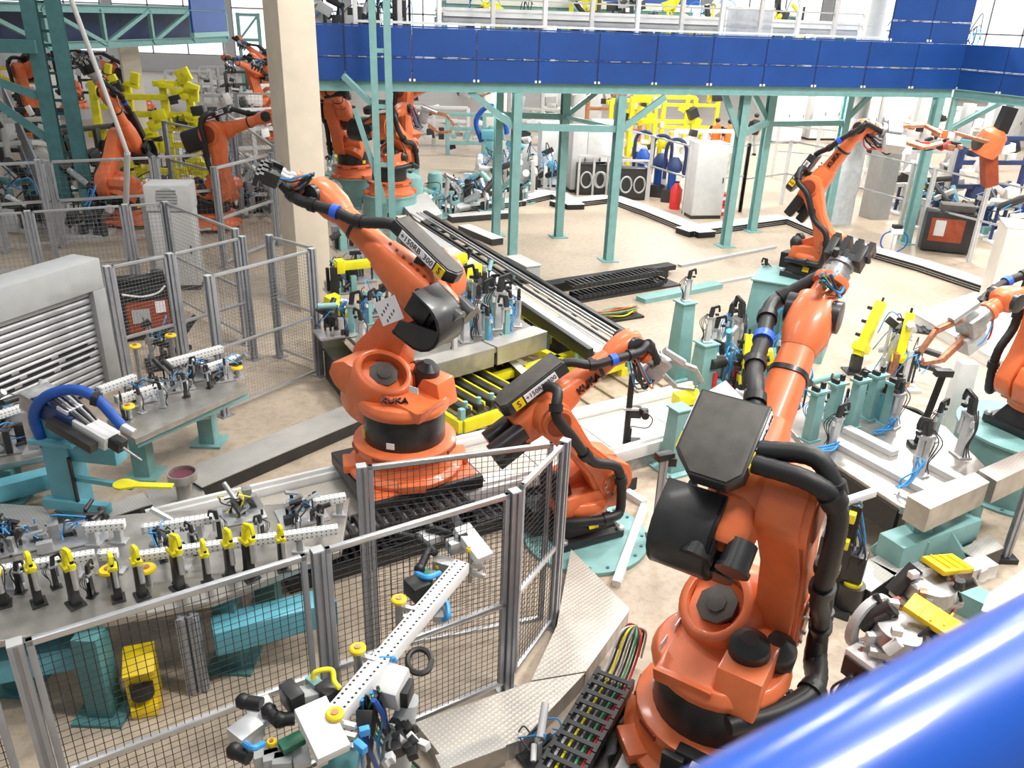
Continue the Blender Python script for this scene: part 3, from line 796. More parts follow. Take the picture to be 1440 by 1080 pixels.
# ---- the robots of the photograph
def local(phi, v):
    """hall direction v turned into the frame of a robot standing at heading phi"""
    return Matrix.Rotation(-phi, 3, 'Z') @ V(v)
def place(label, base, phi, *a, aim=(1, 0, 0), **k):
    p = R(phi)
    return robot(label, base, p, R(a[0]), R(a[1]), *a[2:], d5=local(p, aim), **k)
place('tallest orange robot of the centre, dark hood behind its elbow, on the floor track', (-1.2, 8.25, .55), 149, -33.5, 32.2, True, 1.48, l2=1.36, aim=(-.8, -.15, .35), box_w=.24, tool=tool_gripper(3, .55, 'dark_steel'), kuka='turret', link_hose=False)
place('nearest and largest orange robot, in front of the blue handrail', (1.63, 4.76, .18), 57.9, -22.2, 38.1, True, 1.51, aim=(.35, .35, .5), box_w=.48, bl=.62, by=.15, tool=tool_gripper(5, .55, 'dark_steel'), kuka=None)
place('slim orange robot on a round teal floor plate behind the mesh corner', (.77, 7.81, .05), 27, -41, 31, False, 1.17, aim=(.8, .1, -.5), tool=tool_weldgun(2, .62, arm='steel'), off=.27)
place('orange robot on an upright teal pedestal reaching below the gallery', (5.13, 13.99, 1.3), 319.8, -26.2, 60.7, False, 1.25, aim=(.9, -.1, -.08), sc=.913, tool=tool_weldgun(21, 1.0))
place('orange robot at the right edge on a broad round teal pedestal', (6.49, 9.18, .83), 208, -8, 2, False, 1.2, aim=(-.7, -.3, -.4), tool=tool_weldgun(7, .8), text=False)
place('orange robot with black rear weight reaching toward the concrete column', (-7.93, 21.06, .1), 344.9, -1.8, 18.3, True, 1.5, aim=(.8, 0, -.6), tool=tool_gripper(9, .4, 'dark_steel'), lod=1, box_w=.3, kuka=None, cwbox=True)
place('orange robot beside the yellow rack, behind the slanting grey pipe', (-10.06, 21.17, .1), 267, -43.7, 56.6, True, 1.47, aim=(-.3, -.2, .8), tool=tool_gripper(11, .9, 'dark_steel'), lod=1, kuka=None, text=False)
place('orange robot on a teal drum pedestal behind the teal frame column', (-3.48, 22.23, .84), 68, -53.8, 11.3, True, 1.51, aim=(.8, .1, -.3), tool=tool_weldgun(13, 1.0), lod=1, text=False)
place('orange robot leaning left behind the concrete column, black box at its elbow', (-4.9, 24.6, .84), 271.5, 43, 23, True, 1.49, aim=(-.7, 0, -.2), tool=tool_gripper(15, .6, 'dark_steel'), lod=1, kuka=None, text=False, cwbox=True)
place('orange robot with level arm under the left end of the blue gallery', (-3.9, 26.6, .84), 321, 6.8, 11.7, True, 1.5, aim=(.9, 0, -.1), tool=tool_weldgun(17, .9), lod=1, kuka=None, text=False)

# ------------------------------------------------------------------ builders for the cell equipment
TSLOT = [(-.5, -.5), (-.16, -.5), (-.16, -.32), (.16, -.32), (.16, -.5), (.5, -.5), (.5, -.16), (.32, -.16), (.32, .16), (.5, .16), (.5, .5), (.16, .5), (.16, .32), (-.16, .32), (-.16, .5), (-.5, .5), (-.5, .16), (-.32, .16), (-.32, -.16), (-.5, -.16)]
def tslot(mb, a, b, wd):
    a, b = V(a), V(b); M = frame(b - a, (0, 0, 1) if abs((b - a).normalized().z) < .9 else (1, 0, 0))
    u, v = M.col[1], M.col[2]
    return mb.skin([[p + u * (x * wd) + v * (y * wd) for x, y in TSLOT] for p in (a, b)])
def fence(label, a, b, h=2.0, mid=.95, low=.12, sp=.05, wire=.0035, mesh='mesh_black', frame_m='profile_grey', posts=(1, 1), pw=.08, rw=.04, group=None):
    a, b = V((a[0], a[1], 0)), V((b[0], b[1], 0)); ln = (b - a).length
    t = thing('mesh_fence', label, 'fence', a, math.atan2(b.y - a.y, b.x - a.x), group)
    for i, x in ((0, 0), (1, ln)):
        if posts[i]:
            tslot(MB(), (x, 0, 0), (x, 0, h), pw).build('post', frame_m, t, smooth=0)
            MB().box((x, 0, h + .006), (pw, pw, .012)).build('post_cap', 'grey_paint', t)
            MB().box((x, 0, .006), (pw * 2.2, pw * 2.2, .012)).build('foot_plate', 'steel', t)
    x0, x1 = pw / 2 + .01, ln - pw / 2 - .01
    zs = [low, h - rw / 2] + ([mid] if mid else [])
    for z in zs:
        MB().bar((x0, 0, z), (x1, 0, z), rw, rw).build('rail', 'alu', t, .004)
    for x in (x0 + rw / 2, x1 - rw / 2):
        MB().bar((x, 0, low), (x, 0, h), rw, rw, (1, 0, 0)).build('frame_upright', frame_m, t, .004)
    q = MB()
    n = int((x1 - x0) / sp); r = wire / 2
    def wirebar(p, qd):
        p, qd = V(p), V(qd); M = frame(qd - p, (0, 1, 0)); y, z = M.col[1] * r, M.col[2] * r
        q.add([p + y, p + z, p - y, p - z, qd + y, qd + z, qd - y, qd - z], [(0, 1, 5, 4), (1, 2, 6, 5), (2, 3, 7, 6), (3, 0, 4, 7)])
    for i in range(1, n): wirebar((x0 + (x1 - x0) * i / n, 0, low), (x0 + (x1 - x0) * i / n, 0, h - rw))
    m = int((h - low) / sp)
    for i in range(1, m): wirebar((x0, 0, low + (h - low) * i / m), (x1, 0, low + (h - low) * i / m))
    q.build('wire_mesh', mesh, t, smooth=0, kind='stuff')
    return t
def slab(label, nm, cat, pts, z0, z1, m, side=None, bevel=.006):
    """plate or duct with the outline pts (hall x, y), from z0 to z1: a lid on a body"""
    c = sum((V((p[0], p[1], 0)) for p in pts), V()) / len(pts)
    side = side or ('stainless' if m == 'galv_plate' else None)
    t = thing(nm, label, cat, (c.x, c.y, z0))
    P = [(p[0] - c.x, p[1] - c.y) for p in pts]
    MB().prism([(x * .985, y * .985) for x, y in P], Matrix(((1, 0, 0), (0, 0, 1), (0, 1, 0))), (0, 0, 0), 0, z1 - z0 - .012).build('body', side or m, t)
    MB().prism(P, Matrix(((1, 0, 0), (0, 0, 1), (0, 1, 0))), (0, 0, 0), z1 - z0 - .012, z1 - z0).build('lid', m, t, smooth=0)
    return t
def run(label, nm, cat, a, b, wd, z0, z1, m, side=None):
    a, b = V((a[0], a[1], 0)), V((b[0], b[1], 0)); n = V((-(b - a).y, (b - a).x, 0)).normalized() * wd / 2
    return slab(label, nm, cat, [a + n, b + n, b - n, a - n], z0, z1, m, side)
def perf_beam(label, a, b, sz=.08, m='white', group=None, holes=True):
    a, b = V(a), V(b); d = b - a; M = frame(d, (0, 0, 1)); ln = d.length
    t = thing('perforated_beam', label, 'beam', a, 0, group)
    MB().bar((0, 0, 0), d, sz, sz).build('beam', m, t, .006)
    MB().box(d / ln * .01, (.02, sz * 1.05, sz * 1.05), M).build('end_cap', 'grey_paint', t)
    if holes:
        q = MB(); n = max(2, int(ln / (sz * .55)))
        for i in range(n):
            for s_ in (-.25, .25):
                p = d * ((i + .5) / n)
                for ax, nn in ((M.col[1], M.col[2]), (M.col[2], -M.col[1]), (M.col[2], M.col[1])):
                    c = p + ax * (s_ * sz) + nn * (sz / 2 + .0015)
                    q.skin([q.ring(c, d / ln, ax, sz * .085, 6)], caps=False) if False else q.add(q.ring(c, d / ln, ax, sz * .09, 6), [(0, 1, 2, 3, 4, 5)])
        q.build('holes', 'black', t, smooth=0, kind='stuff')
    return t
_clamps = {}
def clamp_proto(kind):
    """a workpiece clamp on its own stand, one metre high, arm pointing along +x"""
    rng = random.Random(kind)
    t = thing('clamp_stand', 'clamp', 'clamp')
    pm = {'teal': 'teal', 'grey': 'grey_light', 'black': 'black_plastic', 'yellow': 'dark_steel', 'alu': 'alu', 'blue': 'teal_blue'}[kind]
    MB().box((0, 0, .012), (.24, .2, .024)).build('foot_plate', pm, t, .004)
    MB().box((0, 0, .3), (.13, .12, .58), None, .8).build('post', pm, t, .008)
    MB().box((.02, 0, .62), (.2, .14, .05)).build('head_plate', 'alu' if kind != 'yellow' else 'yellow', t, .004)
    MB().cyl((-.05, .0, .3), (-.05, .0, .3), .01) 
    MB().cyl((.11, .02, .30), (.11, .02, .6), .04, n=12).build('air_cylinder', 'alu', t)
    hm = 'yellow' if kind == 'yellow' else 'black_plastic'
    MB().box((.03, 0, .75), (.1, .08, .22), Matrix.Rotation(.15, 3, 'Y')).build('clamp_body', 'dark_steel' if kind != 'yellow' else 'yellow', t, .008)
    MB().bar((.0, 0, .86), (.2, 0, .92), .05, .06).bar((.19, 0, .93), (.22, 0, .80), .05, .045).build('clamp_arm', hm, t, .006)
    MB().box((.17, 0, .70), (.08, .07, .05)).build('rest_block', hm, t, .006)
    MB().cyl((.22, 0, .80), (.22, 0, .765), .026, n=10).build('clamp_pad', 'black', t)
    q = MB()
    for i in range(3):
        q.tube([(-.06, -.03 + .03 * i, .72), (-.16 - .03 * i, .04 * i, .5), (-.1, .02 * i, .2), (-.13, .05 * i - .04, .03)], .009, 5, 5)
    q.build('air_hose', 'blue_tube' if kind in ('blue', 'teal') else 'cable', t, kind='stuff')
    q = MB().box((-.085, 0, .52), (.05, .08, .1)).build('valve_block', 'white', t, .004)
    return t
def clamp(label, loc, rz=0.0, h=.6, kind='grey'):
    if kind not in _clamps:
        o = clamp_proto(kind); _clamps[kind] = o; o['label'] = label
        o.location = loc; o.rotation_euler = (0, 0, rz); o.scale = (h, h, h); o['group'] = 'workpiece clamps on the fixtures'
        return o
    return dup(_clamps[kind], label, loc, rz, h)
def box_post(label, px, py, h, wd=.26, m='teal', taper=.75, top=None, rz=.5, plate=.45):
    b = at(px, py)
    t = thing('fixture_post', label, 'post', b, rz)
    MB().box((0, 0, .015), (plate, plate, .03)).build('foot_plate', m, t, .004)
    MB().box((0, 0, .03 + h / 2), (wd, wd, h), None, taper).build('shaft', m, t, .01)
    MB().box((0, 0, .03 + h + .012), (wd * taper * 1.25, wd * taper * 1.25, .024)).build('head_plate', m, t, .004)
    for sx in (-1, 1):
        for sy in (-1, 1):
            MB().cyl((sx * plate * .4, sy * plate * .4, .03), (sx * plate * .4, sy * plate * .4, .05), .018, n=6).build('anchor_bolt', 'steel', t)
    return t
def tangle(label, loc, size, seed, cat='tooling', nm='tooling_unit', pal=('alu', 'dark_steel', 'black_plastic', 'steel'), cab=('cable', 'blue_tube'), n=9, rz=0.0, extra=None):
    """compact pneumatic / electric unit: base plate, valve blocks, actuators, brackets and its hoses"""
    rng = random.Random(seed)
    sx, sy, sz = size
    t = thing(nm, label, cat, loc, rz)
    MB().box((0, 0, sz * .03), (sx * .9, sy * .9, sz * .06)).build('base_plate', pal[0], t, .004)
    for i in range(n):
        x, y, z = rng.uniform(-.4, .4) * sx, rng.uniform(-.4, .4) * sy, rng.uniform(.1, .85) * sz
        k = rng.random(); m = rng.choice(pal)
        if k < .45:
            h = max(z, sz * .15)
            MB().box((x, y, h / 2 + sz * .03), (sx * rng.uniform(.08, .22), sy * rng.uniform(.08, .25), h)).build('bracket', m, t, .004)
        elif k < .75:
            d = V((rng.uniform(-1, 1), rng.uniform(-1, 1), rng.uniform(-.3, 1))).normalized() * min(size) * rng.uniform(.4, .9)
            MB().cyl((x, y, z), V((x, y, z)) + d, min(size) * rng.uniform(.07, .13), n=10).build('actuator', m, t)
            MB().box((x, y, z / 2), (sx * .05, sy * .05, z)).build('stay', pal[1], t)
        else:
            MB().box((x, y, z), (sx * rng.uniform(.2, .4), sy * .12, sz * .1), Matrix.Rotation(rng.uniform(-.6, .6), 3, 'Y')).build('clamp_arm', m, t, .004)
            MB().box((x, y, z / 2), (sx * .06, sy * .06, z)).build('stay', pal[1], t)
    for c in cab:
        q = MB()
        for i in range(4):
            a = V((rng.uniform(-.4, .4) * sx, rng.uniform(-.4, .4) * sy, rng.uniform(.3, .9) * sz)); b = V((rng.uniform(-.45, .45) * sx, rng.uniform(-.45, .45) * sy, rng.uniform(.05, .7) * sz))
            q.tube([a, (a + b) / 2 + V((rng.uniform(-.2, .2) * sx, rng.uniform(-.2, .2) * sy, rng.uniform(.0, .35) * sz)), b], max(.007, min(size) * .016), 5, 6)
        q.build('hose_bundle', c, t, kind='stuff')
    if extra: extra(t, rng)
    return t
def cabinet(label, px, py, wd, dp, h, rz, m='grey_light', doors=1, z0=0.0, nm='control_cabinet', vent=True, plinth=True):
    b = at(px, py)
    t = thing(nm, label, 'cabinet', (b.x, b.y, z0), rz)
    MB().box((0, 0, .05), (wd * .98, dp * .98, .1)).build('plinth', 'dark_steel', t)
    MB().box((0, 0, .1 + h / 2), (wd, dp, h)).build('body', m, t, .012)
    for i in range(doors):
        x = -wd / 2 + wd * (i + .5) / doors
        dr = MB().box((x, -dp / 2 - .012, .1 + h / 2), (wd / doors - .02, .024, h - .03)).build('door', m, t, .006)
        MB().box((x + wd / doors * .4, -dp / 2 - .035, .1 + h * .5), (.02, .03, .16)).build('handle', 'black', dr)
    MB().box((0, 0, .1 + h + .008), (wd * 1.02, dp * 1.02, .016)).build('roof', m, t, .004)
    return t
def chain(root, pts, wd, m='black_plastic', pitch=.11, h=.09):
    """energy chain: one link piece per pitch along pts"""
    p = catmull(pts, 12); me = None; acc = 0; last = p[0]
    L_ = MB().box((0, wd / 2, 0), (pitch * .9, .03, h)).box((0, -wd / 2, 0), (pitch * .9, .03, h)).box((0, 0, h * .42), (pitch * .35, wd, .012)).box((0, 0, -h * .42), (pitch * .35, wd, .012))
    for i in range(1, len(p)):
        seg = p[i] - p[i - 1]; l = seg.length; s_ = 0
        while acc + (l - s_) >= pitch:
            s_ += pitch - acc; acc = 0
            c = p[i - 1] + seg * (s_ / l)
            if me is None:
                o = L_.build('chain_link', m, root); me = o.data
            else:
                o = bpy.data.objects.new('chain_link', me); col.objects.link(o); o.parent = root
            side = V((0, 0, 1)) if abs(seg.normalized().z) < .95 else chain_up
            o.matrix_local = Matrix.Translation(c) @ frame(seg, side).to_4x4()
        acc += l - s_
chain_up = V((1, 0, 0))

# ------------------------------------------------------------------ robot tracks
TD = R(31)
tdir = V((math.cos(TD), math.sin(TD), 0))
def track(label, base, rz, x0, x1, wd, ztop, deck='tread_plate', rail='white'):
    t = thing('robot_track', label, 'track', (base[0], base[1], 0), rz)
    MB().box(((x0 + x1) / 2, 0, .09), (x1 - x0, wd * .92, .18)).build('bed', 'dark_steel', t, .01)
    for s_ in (-1, 1):
        q = MB().bar((x0, s_ * wd / 2, ztop - .1), (x1, s_ * wd / 2, ztop - .1), .14, .16).bar((x0, s_ * wd / 2, ztop), (x1, s_ * wd / 2, ztop), .05, .05)
        q.build('rail', rail, t, .006)
        MB().bar((x0, s_ * wd / 2, .09), (x1, s_ * wd / 2, .09), .09, .18).build('rail_base', 'steel', t)
        MB().box((x0 - .02, s_ * wd / 2, ztop - .08), (.04, .16, .2)).build('end_stop', 'black', t, .006)
    n = max(1, int((x1 - x0) / 1.0))
    for i in range(n):
        a = x0 + (x1 - x0) * i / n; b = x0 + (x1 - x0) * (i + 1) / n
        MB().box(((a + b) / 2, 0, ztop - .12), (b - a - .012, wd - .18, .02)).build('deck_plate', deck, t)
    return t
tk = track('long white floor track carrying the tallest centre robot', (-1.2, 8.25), TD, -2.75, 4.9, 1.15, .36)
MB().box((0, 0, .455), (1.35, 1.3, .16)).build('carriage', 'dark_steel', tk, .015)
MB().box((.0, -.35, .46), (1.3, .5, .17)).build('carriage_apron', 'orange', tk, .02)
ec = thing('energy_chain', 'black energy chain lying along the front of the centre floor track', 'cable chain', (-1.2, 8.25, 0), TD)
chain(ec, [(-1.5, -.80, .12), (0, -.80, .12), (2.2, -.80, .12)], .32)
chain(ec, [(-1.3, -.80, .42), (-.6, -.80, .42), (.4, -.80, .42)], .32)
MB().bar((-1.7, -.80, .05), (2.6, -.80, .05), .38, .02).bar((-1.7, -1.05, .12), (2.6, -1.05, .12), .02, .16).bar((-1.7, -.66, .12), (2.6, -.66, .12), .02, .16).build('chain_trough', 'black', ec)
for k_ in range(5):
    MB().bar((-1.2 + .4 * k_, -.80, .06), (-1.2 + .4 * k_, -.80, .36), .03, .34, (0, 1, 0)).build('support', 'black', ec)
rdir = (at(885, 925, .3) - at(800, 1075, .3)); RD = math.atan2(rdir.y, rdir.x)
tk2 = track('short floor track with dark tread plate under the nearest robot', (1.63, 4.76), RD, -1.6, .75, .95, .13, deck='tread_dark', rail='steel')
MB().box((0, 0, .145), (1.1, 1.05, .05)).build('carriage', 'orange', tk2, .01)
ec2 = thing('energy_chain', 'open black energy chain full of cables left of the nearest robot', 'cable chain', (at(838, 1005, .3).x, at(838, 1005, .3).y, 0), RD)
chain(ec2, [(-1.2, 0, .34), (0, 0, .34), (.45, 0, .34)], .30, pitch=.12, h=.1)
MB().bar((-1.2, 0, .03), (.6, 0, .03), .42, .04).build('chain_trough', 'dark_steel', ec2)
for k_ in range(4):
    MB().bar((-.9 + .42 * k_, 0, .05), (-.9 + .42 * k_, 0, .28), .04, .26, (0, 1, 0)).build('support', 'dark_steel', ec2)
for j, c in enumerate(('red', 'cable', 'green_cable', 'cable', 'steel', 'cable', 'yellow', 'cable', 'grey_light')):
    MB().tube([(-1.2, -.11 + .027 * j, .34), (0, -.11 + .027 * j, .335), (.48, -.11 + .027 * j, .36), (.75, -.08 + .02 * j, .55), (.95, .1 - .02 * j, .45), (1.0, .2 - .03 * j, .1)], .011, 6, 8).build('cable', c, ec2)

# base electrics of the nearest robot
eb = thing('connector_bank', 'connector panel with two grey plugs on the nearest robot foot', 'connector panel', (1.63, 4.76, .19), R(58))
MB().box((-.56, -.25, .22), (.1, .62, .3)).build('panel', 'black', eb, .01)
for j in range(2):
    pg = MB().box((-.63, -.12 - .17 * j, .24), (.08, .1, .22)).build('plug', 'grey_light', eb, .01)
    MB().box((-.67, -.12 - .17 * j, .18), (.03, .06, .1)).build('cable_gland', 'white', pg, .004)
MB().box((-.63, .06, .26), (.06, .16, .16)).build('junction_box', 'black_plastic', eb, .01)
for j, c in enumerate(('red', 'blue_tube', 'cable', 'red', 'cable', 'green_cable')):
    MB().tube([(-.66, .05 - .06 * j, .14), (-.78, .06 - .06 * j, .0 + .02 * j), (-.72, .22 - .05 * j, -.1), (-.6, .4, -.08)], .012, 6, 6).build('cable', c, eb)

# ------------------------------------------------------------------ near fence and its walkway
fA, fB, fC = at(20, 905, 2.0), at(440, 776, 2.0), at(724, 691, 2.0)
fD = at(795, 620, 2.0); fE = at(508, 656, 2.0)
ud = (fB - fA).normalized()
fence('near mesh fence panel at the lower left corner, left of the perforated beam', fA, fB, 2.0, .95, .12, .052, .0052, posts=(1, 0))
fence('near mesh fence panel behind the slanting white perforated beam', fB + ud * .03, fC, 2.0, .95, .12, .052, .0052)
fence('narrow mesh fence panel turning back beside the slim robot', fC + (fD - fC).normalized() * .06, fD, 2.0, .95, .12, .052, .0052, posts=(0, 1))
fence('mesh fence panel standing in front of the black energy chain', fE, fD - (fD - fE).normalized() * .06, 2.0, None, .12, .052, .0052, posts=(1, 0))
fence('cut-off mesh fence panel at the far lower left edge', fA - ud * 2.3, fA - ud * .09, 2.0, .95, .12, .052, .0052, posts=(0, 0))
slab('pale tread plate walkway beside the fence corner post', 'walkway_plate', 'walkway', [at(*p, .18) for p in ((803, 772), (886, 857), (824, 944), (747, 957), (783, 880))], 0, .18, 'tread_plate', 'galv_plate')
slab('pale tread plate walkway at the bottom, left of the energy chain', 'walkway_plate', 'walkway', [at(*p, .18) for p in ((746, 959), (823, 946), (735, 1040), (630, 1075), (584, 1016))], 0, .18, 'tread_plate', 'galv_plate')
slab('low galvanised duct box at the bottom edge below the walkway', 'cable_duct', 'duct', [at(*p, .2) for p in ((612, 1062), (700, 1032), (712, 1050), (622, 1084))], 0, .2, 'galv_plate')
tangle('black and white cable plugs beside the open energy chain at the bottom', at(762, 1062, .02), (.4, .3, .3), 501, pal=('black_plastic', 'white', 'black_plastic', 'grey_light'), n=6, rz=.6)
# white square tubes framing the slim robot
for i, (p, q, lb) in enumerate((((866, 826), (906, 716), 'white square floor tube running right of the slim robot plate'), ((906, 712), (868, 688), 'short white square floor tube behind the slim robot plate'))):
    run(lb, 'floor_tube', 'tube', at(*p), at(*q), .09, 0, .08, 'white')
# round teal plate of the slim robot
rp_ = thing('floor_plate', 'round teal steel floor plate bolted under the slim robot', 'plate', (.88, 7.66, 0))
MB().cyl((0, 0, 0), (0, 0, .05), .70, n=48).build('disc', 'teal', rp_, .008)
for i in range(20):
    a = 2 * PI * i / 20
    MB().cyl((.63 * math.cos(a), .63 * math.sin(a), .05), (.63 * math.cos(a), .63 * math.sin(a), .065), .018, n=8).build('bolt', 'teal_dark', rp_)
# lone aluminium post
lp = thing('sensor_post', 'lone grey aluminium post with black clamp near the dark hose box', 'post', at(920, 760))
tslot(MB(), (0, 0, 0), (0, 0, 1.05), .08).build('profile', 'profile_grey', lp, smooth=0)
MB().box((0, 0, 1.08), (.2, .1, .08), Matrix.Rotation(.4, 3, 'Z')).box((.08, .02, 1.02), (.1, .12, .1)).build('clamp_head', 'black', lp, .008)
MB().box((0, 0, .03), (.2, .14, .06)).build('foot', 'black', lp, .006)
# black square mast with camera
bmst = thing('camera_mast', 'black square mast with camera head beside the slim robot arm', 'mast', at(877, 648))
MB().bar((0, 0, 0), (0, 0, 1.25), .07, .07, (1, 0, 0)).build('mast', 'black', bmst, .004)
MB().box((.08, 0, .72), (.16, .1, .14)).box((.2, 0, .72), (.1, .08, .1)).build('camera_body', 'black_plastic', bmst, .008)
MB().cyl((.2, -.04, .72), (.2, -.12, .72), .05, n=14).build('lens', 'black', bmst)
MB().box((.02, -.05, .78), (.2, .02, .03)).build('camera_bracket', 'alu', bmst)
MB().box((.1, 0, .3), (.2, .16, .03)).box((.03, 0, .4), (.06, .1, .2)).build('tray', 'black', bmst, .006)
MB().box((0, 0, .015), (.3, .3, .03)).build('foot_plate', 'black', bmst, .004)
MB().tube([(.2, .03, .72), (.32, .02, .62), (.26, 0, .5), (.06, .03, .5)], .008, 5, 6).build('cable', 'cable', bmst)

cx = thing('connector_box', 'small white connector box with blue plugs behind the near fence', 'box', at(702, 700), TD)
MB().box((0, 0, .14), (.36, .2, .28)).build('box', 'white', cx, .01)
MB().box((0, 0, .29), (.4, .24, .02)).build('lid', 'white', cx)
for j in range(4): MB().cyl((-.12 + .08 * j, -.1, .16), (-.12 + .08 * j, -.15, .14), .025, n=10).build('plug', 'blue_hose', cx)

# ------------------------------------------------------------------ left cells
# --- long fixture table behind the near fence
def table(label, pts, z, th, legs, m='stainless', leg_m='teal_dark', nm='fixture_table', side=None):
    c = sum((V((p.x, p.y, 0)) for p in pts), V()) / len(pts)
    t = thing(nm, label, 'table', (c.x, c.y, 0))
    MH = Matrix(((1, 0, 0), (0, 0, 1), (0, 1, 0)))
    MB().prism([(p.x - c.x, p.y - c.y) for p in pts], MH, (0, 0, 0), z - th, z).build('table_top', m, t, .006, smooth=0)
    for (x, y) in legs:
        x -= c.x; y -= c.y
        MB().box((x, y, (z - th) / 2), (.2, .2, z - th)).build('leg', leg_m, t, .01)
        MB().box((x, y, .015), (.4, .36, .03)).build('foot_plate', leg_m, t)
    return t, c
T1 = [at(*p, .88) for p in ((-70, 915), (300, 845), (480, 775), (492, 700), (300, 716), (190, 722), (-70, 752))]
lt, lc_ = table('long stainless fixture table of clamps behind the near left fence', T1, .88, .06, [at(150, 1000)[:2], at(330, 930)[:2], at(30, 960)[:2], at(60, 860)[:2], at(380, 860)[:2]])
a, b = at(-30, 935, .55), at(140, 905, .55)
def beamat(root, c, p, q, wd, ht, m, nm='cross_beam'):
    MB().bar(V(p) - V((c.x, c.y, 0)), V(q) - V((c.x, c.y, 0)), wd, ht).build(nm, m, root, .008)
beamat(lt, lc_, at(-60, 945, .5), at(150, 905, .5), .22, .22, 'teal_blue')
beamat(lt, lc_, at(300, 895, .5), at(470, 850, .5), .24, .24, 'teal_blue')
yl = thing('yellow_bucket', 'yellow lubricant bucket unit on the floor behind the near fence', 'bucket', at(207, 985), R(20))
MB().box((0, 0, .2), (.24, .22, .4)).build('housing', 'yellow_warm', yl, .01)
MB().cyl((0, -.12, .18), (0, -.12, .30), .09, n=18).build('drum', 'black', yl)
MB().box((0, -.02, .45), (.24, .28, .04), Matrix.Rotation(.35, 3, 'X')).build('lid', 'yellow_warm', yl, .006)
MB().box((0, -.14, .06), (.2, .12, .1)).build('tray', 'yellow_warm', yl, .006)
for i, px in enumerate((272, 288)):
    q = thing('inner_post', ('left' if i == 0 else 'right') + ' one of two grey profile posts under the long fixture table', 'post', at(px, 975 - 4 * i))
    tslot(MB(), (0, 0, 0), (0, 0, .8), .07).build('profile', 'profile_grey', q, smooth=0)
# perforated beams on the table
BE = [((-20, 806), (133, 780), 'leftmost perforated beam on the long fixture table'), ((138, 781), (166, 778), 'shortest perforated beam on the long fixture table'),
      ((192, 783), (475, 744), 'longest perforated beam along the long fixture table'), ((117, 742), (176, 737), 'perforated beam at the back of the table near the gun stand'),
      ((199, 744), (299, 729), 'perforated beam behind the table, before the tread plate'), ((440, 707), (486, 699), 'perforated beam at the right rear corner of the long table')]
for p, q, lb in BE:
    perf_beam(lb, at(*p, 1.06), at(*q, 1.06), .075)
for i, (p, q, _l) in enumerate(BE):
    for e_ in (.2, .8):
        m_ = at(*p, 1.06).lerp(at(*q, 1.06), e_)
        o = MB().box((0, 0, .07), (.06, .06, .14)).box((0, 0, .01), (.14, .1, .02)).build('beam_support', 'alu', None, .004)
        o.location = (m_.x, m_.y, .88); tag(o, ('left' if e_ < .5 else 'right') + ' foot of the ' + _l, 'bracket')
YC = [(7, 850), (55, 848), (107, 850), (167, 842), (200, 838), (253, 828), (293, 822), (325, 812), (352, 812), (398, 800)]
for i, (x, y) in enumerate(YC):
    c = clamp('yellow-jawed clamp on the long left table, %s from the left' % ORD[i], at(x, y, .88), R(-60 + 9 * (i % 3)), .52 + .05 * (i % 3), 'yellow')
KN = [(153, 804), (206, 802), (180, 573), (333, 518), (190, 488), (240, 473)]
def knob(label, loc, stem=.14):
    t = thing('yellow_dial', label, 'dial', loc)
    MB().cyl((0, 0, -stem), (0, 0, 0), .03, n=10).build('stem', 'steel', t)
    MB().lathe((0, 0, 0), [(.075, 0), (.08, .012), (.07, .03), (.035, .032)], 20).build('rim', 'yellow_warm', t)
    MB().cyl((0, 0, .03), (0, 0, .042), .03, n=12).build('hub', 'copper', t)
    return t
for (x, y), lb in zip(KN[:2], ('left yellow dial at the middle of the long table', 'right yellow dial at the middle of the long table')):
    knob(lb, at(x, y, 1.02))
for i, (x, y) in enumerate(((30, 845), (80, 838), (130, 850), (230, 800), (275, 790), (310, 770), (370, 775), (420, 770), (450, 760))):
    clamp('black clamp between the yellow ones on the long left table, %s from the left' % ORD[i], at(x, y - 12, .88), R(40 * i), .34, 'black')
for i, (x, y, sx, sy) in enumerate(((20, 768, .5, .35), (105, 755, .6, .4), (340, 722, .45, .4), (425, 725, .5, .4), (240, 765, .3, .3))):
    tangle(('left edge', 'below the gun stand', 'left of the rear corner', 'at the right rear corner', 'at the middle')[i] + ' valve and cylinder group on the long fixture table', at(x, y, .885), (sx, sy, .26), 600 + i, n=10, rz=.5, cab=('cable', 'blue_tube') if i != 2 else ('cable', 'yellow'))
tangle('large black coil and clamp group at the left edge under the gun stand', at(5, 765, .885), (.4, .4, .24), 611, pal=('black_plastic', 'black', 'steel'), n=8)

# --- welding gun stand with the blue hose
gb = at(112, 738)
gs = thing('gun_stand', 'light teal gun stand with thick blue hose arching over it', 'stand', gb, R(-8))
MB().box((0, 0, .02), (.5, .45, .04)).build('foot_plate', 'teal_blue', gs, .006)
MB().box((0, 0, .56), (.30, .26, 1.06)).build('post', 'teal_blue', gs, .015)
MB().box((0, 0, 1.10), (.5, .36, .05)).build('collar_plate', 'teal_blue', gs, .008)
MB().prism([(-.16, 0), (.16, 0), (.05, .34), (-.05, .34)], MXZ, (-.05, 0, 1.12), -.08, .08).build('gusset', 'teal_blue', gs, .01)
MB().box((.36, 0, .98), (.62, .2, .2)).build('upper_arm', 'teal_blue', gs, .012)
MB().bar((-.25, -.12, .35), (.5, -.12, .35), .1, .12).build('lower_arm', 'teal_blue', gs, .01)
for z in (.5, .8): MB().box((.16, -.14, z), (.03, .03, .3)).build('cable_tie', 'black', gs)
wg = thing('weld_gun', 'long silver and navy weld gun lying on the light teal stand', 'weld gun', (gb.x, gb.y, 1.36), R(-22))
Mg = Matrix.Rotation(R(16), 3, 'Y')
MB().box((.1, 0, .06), (.5, .26, .2), Mg).build('gun_body', 'navy', wg, .015)
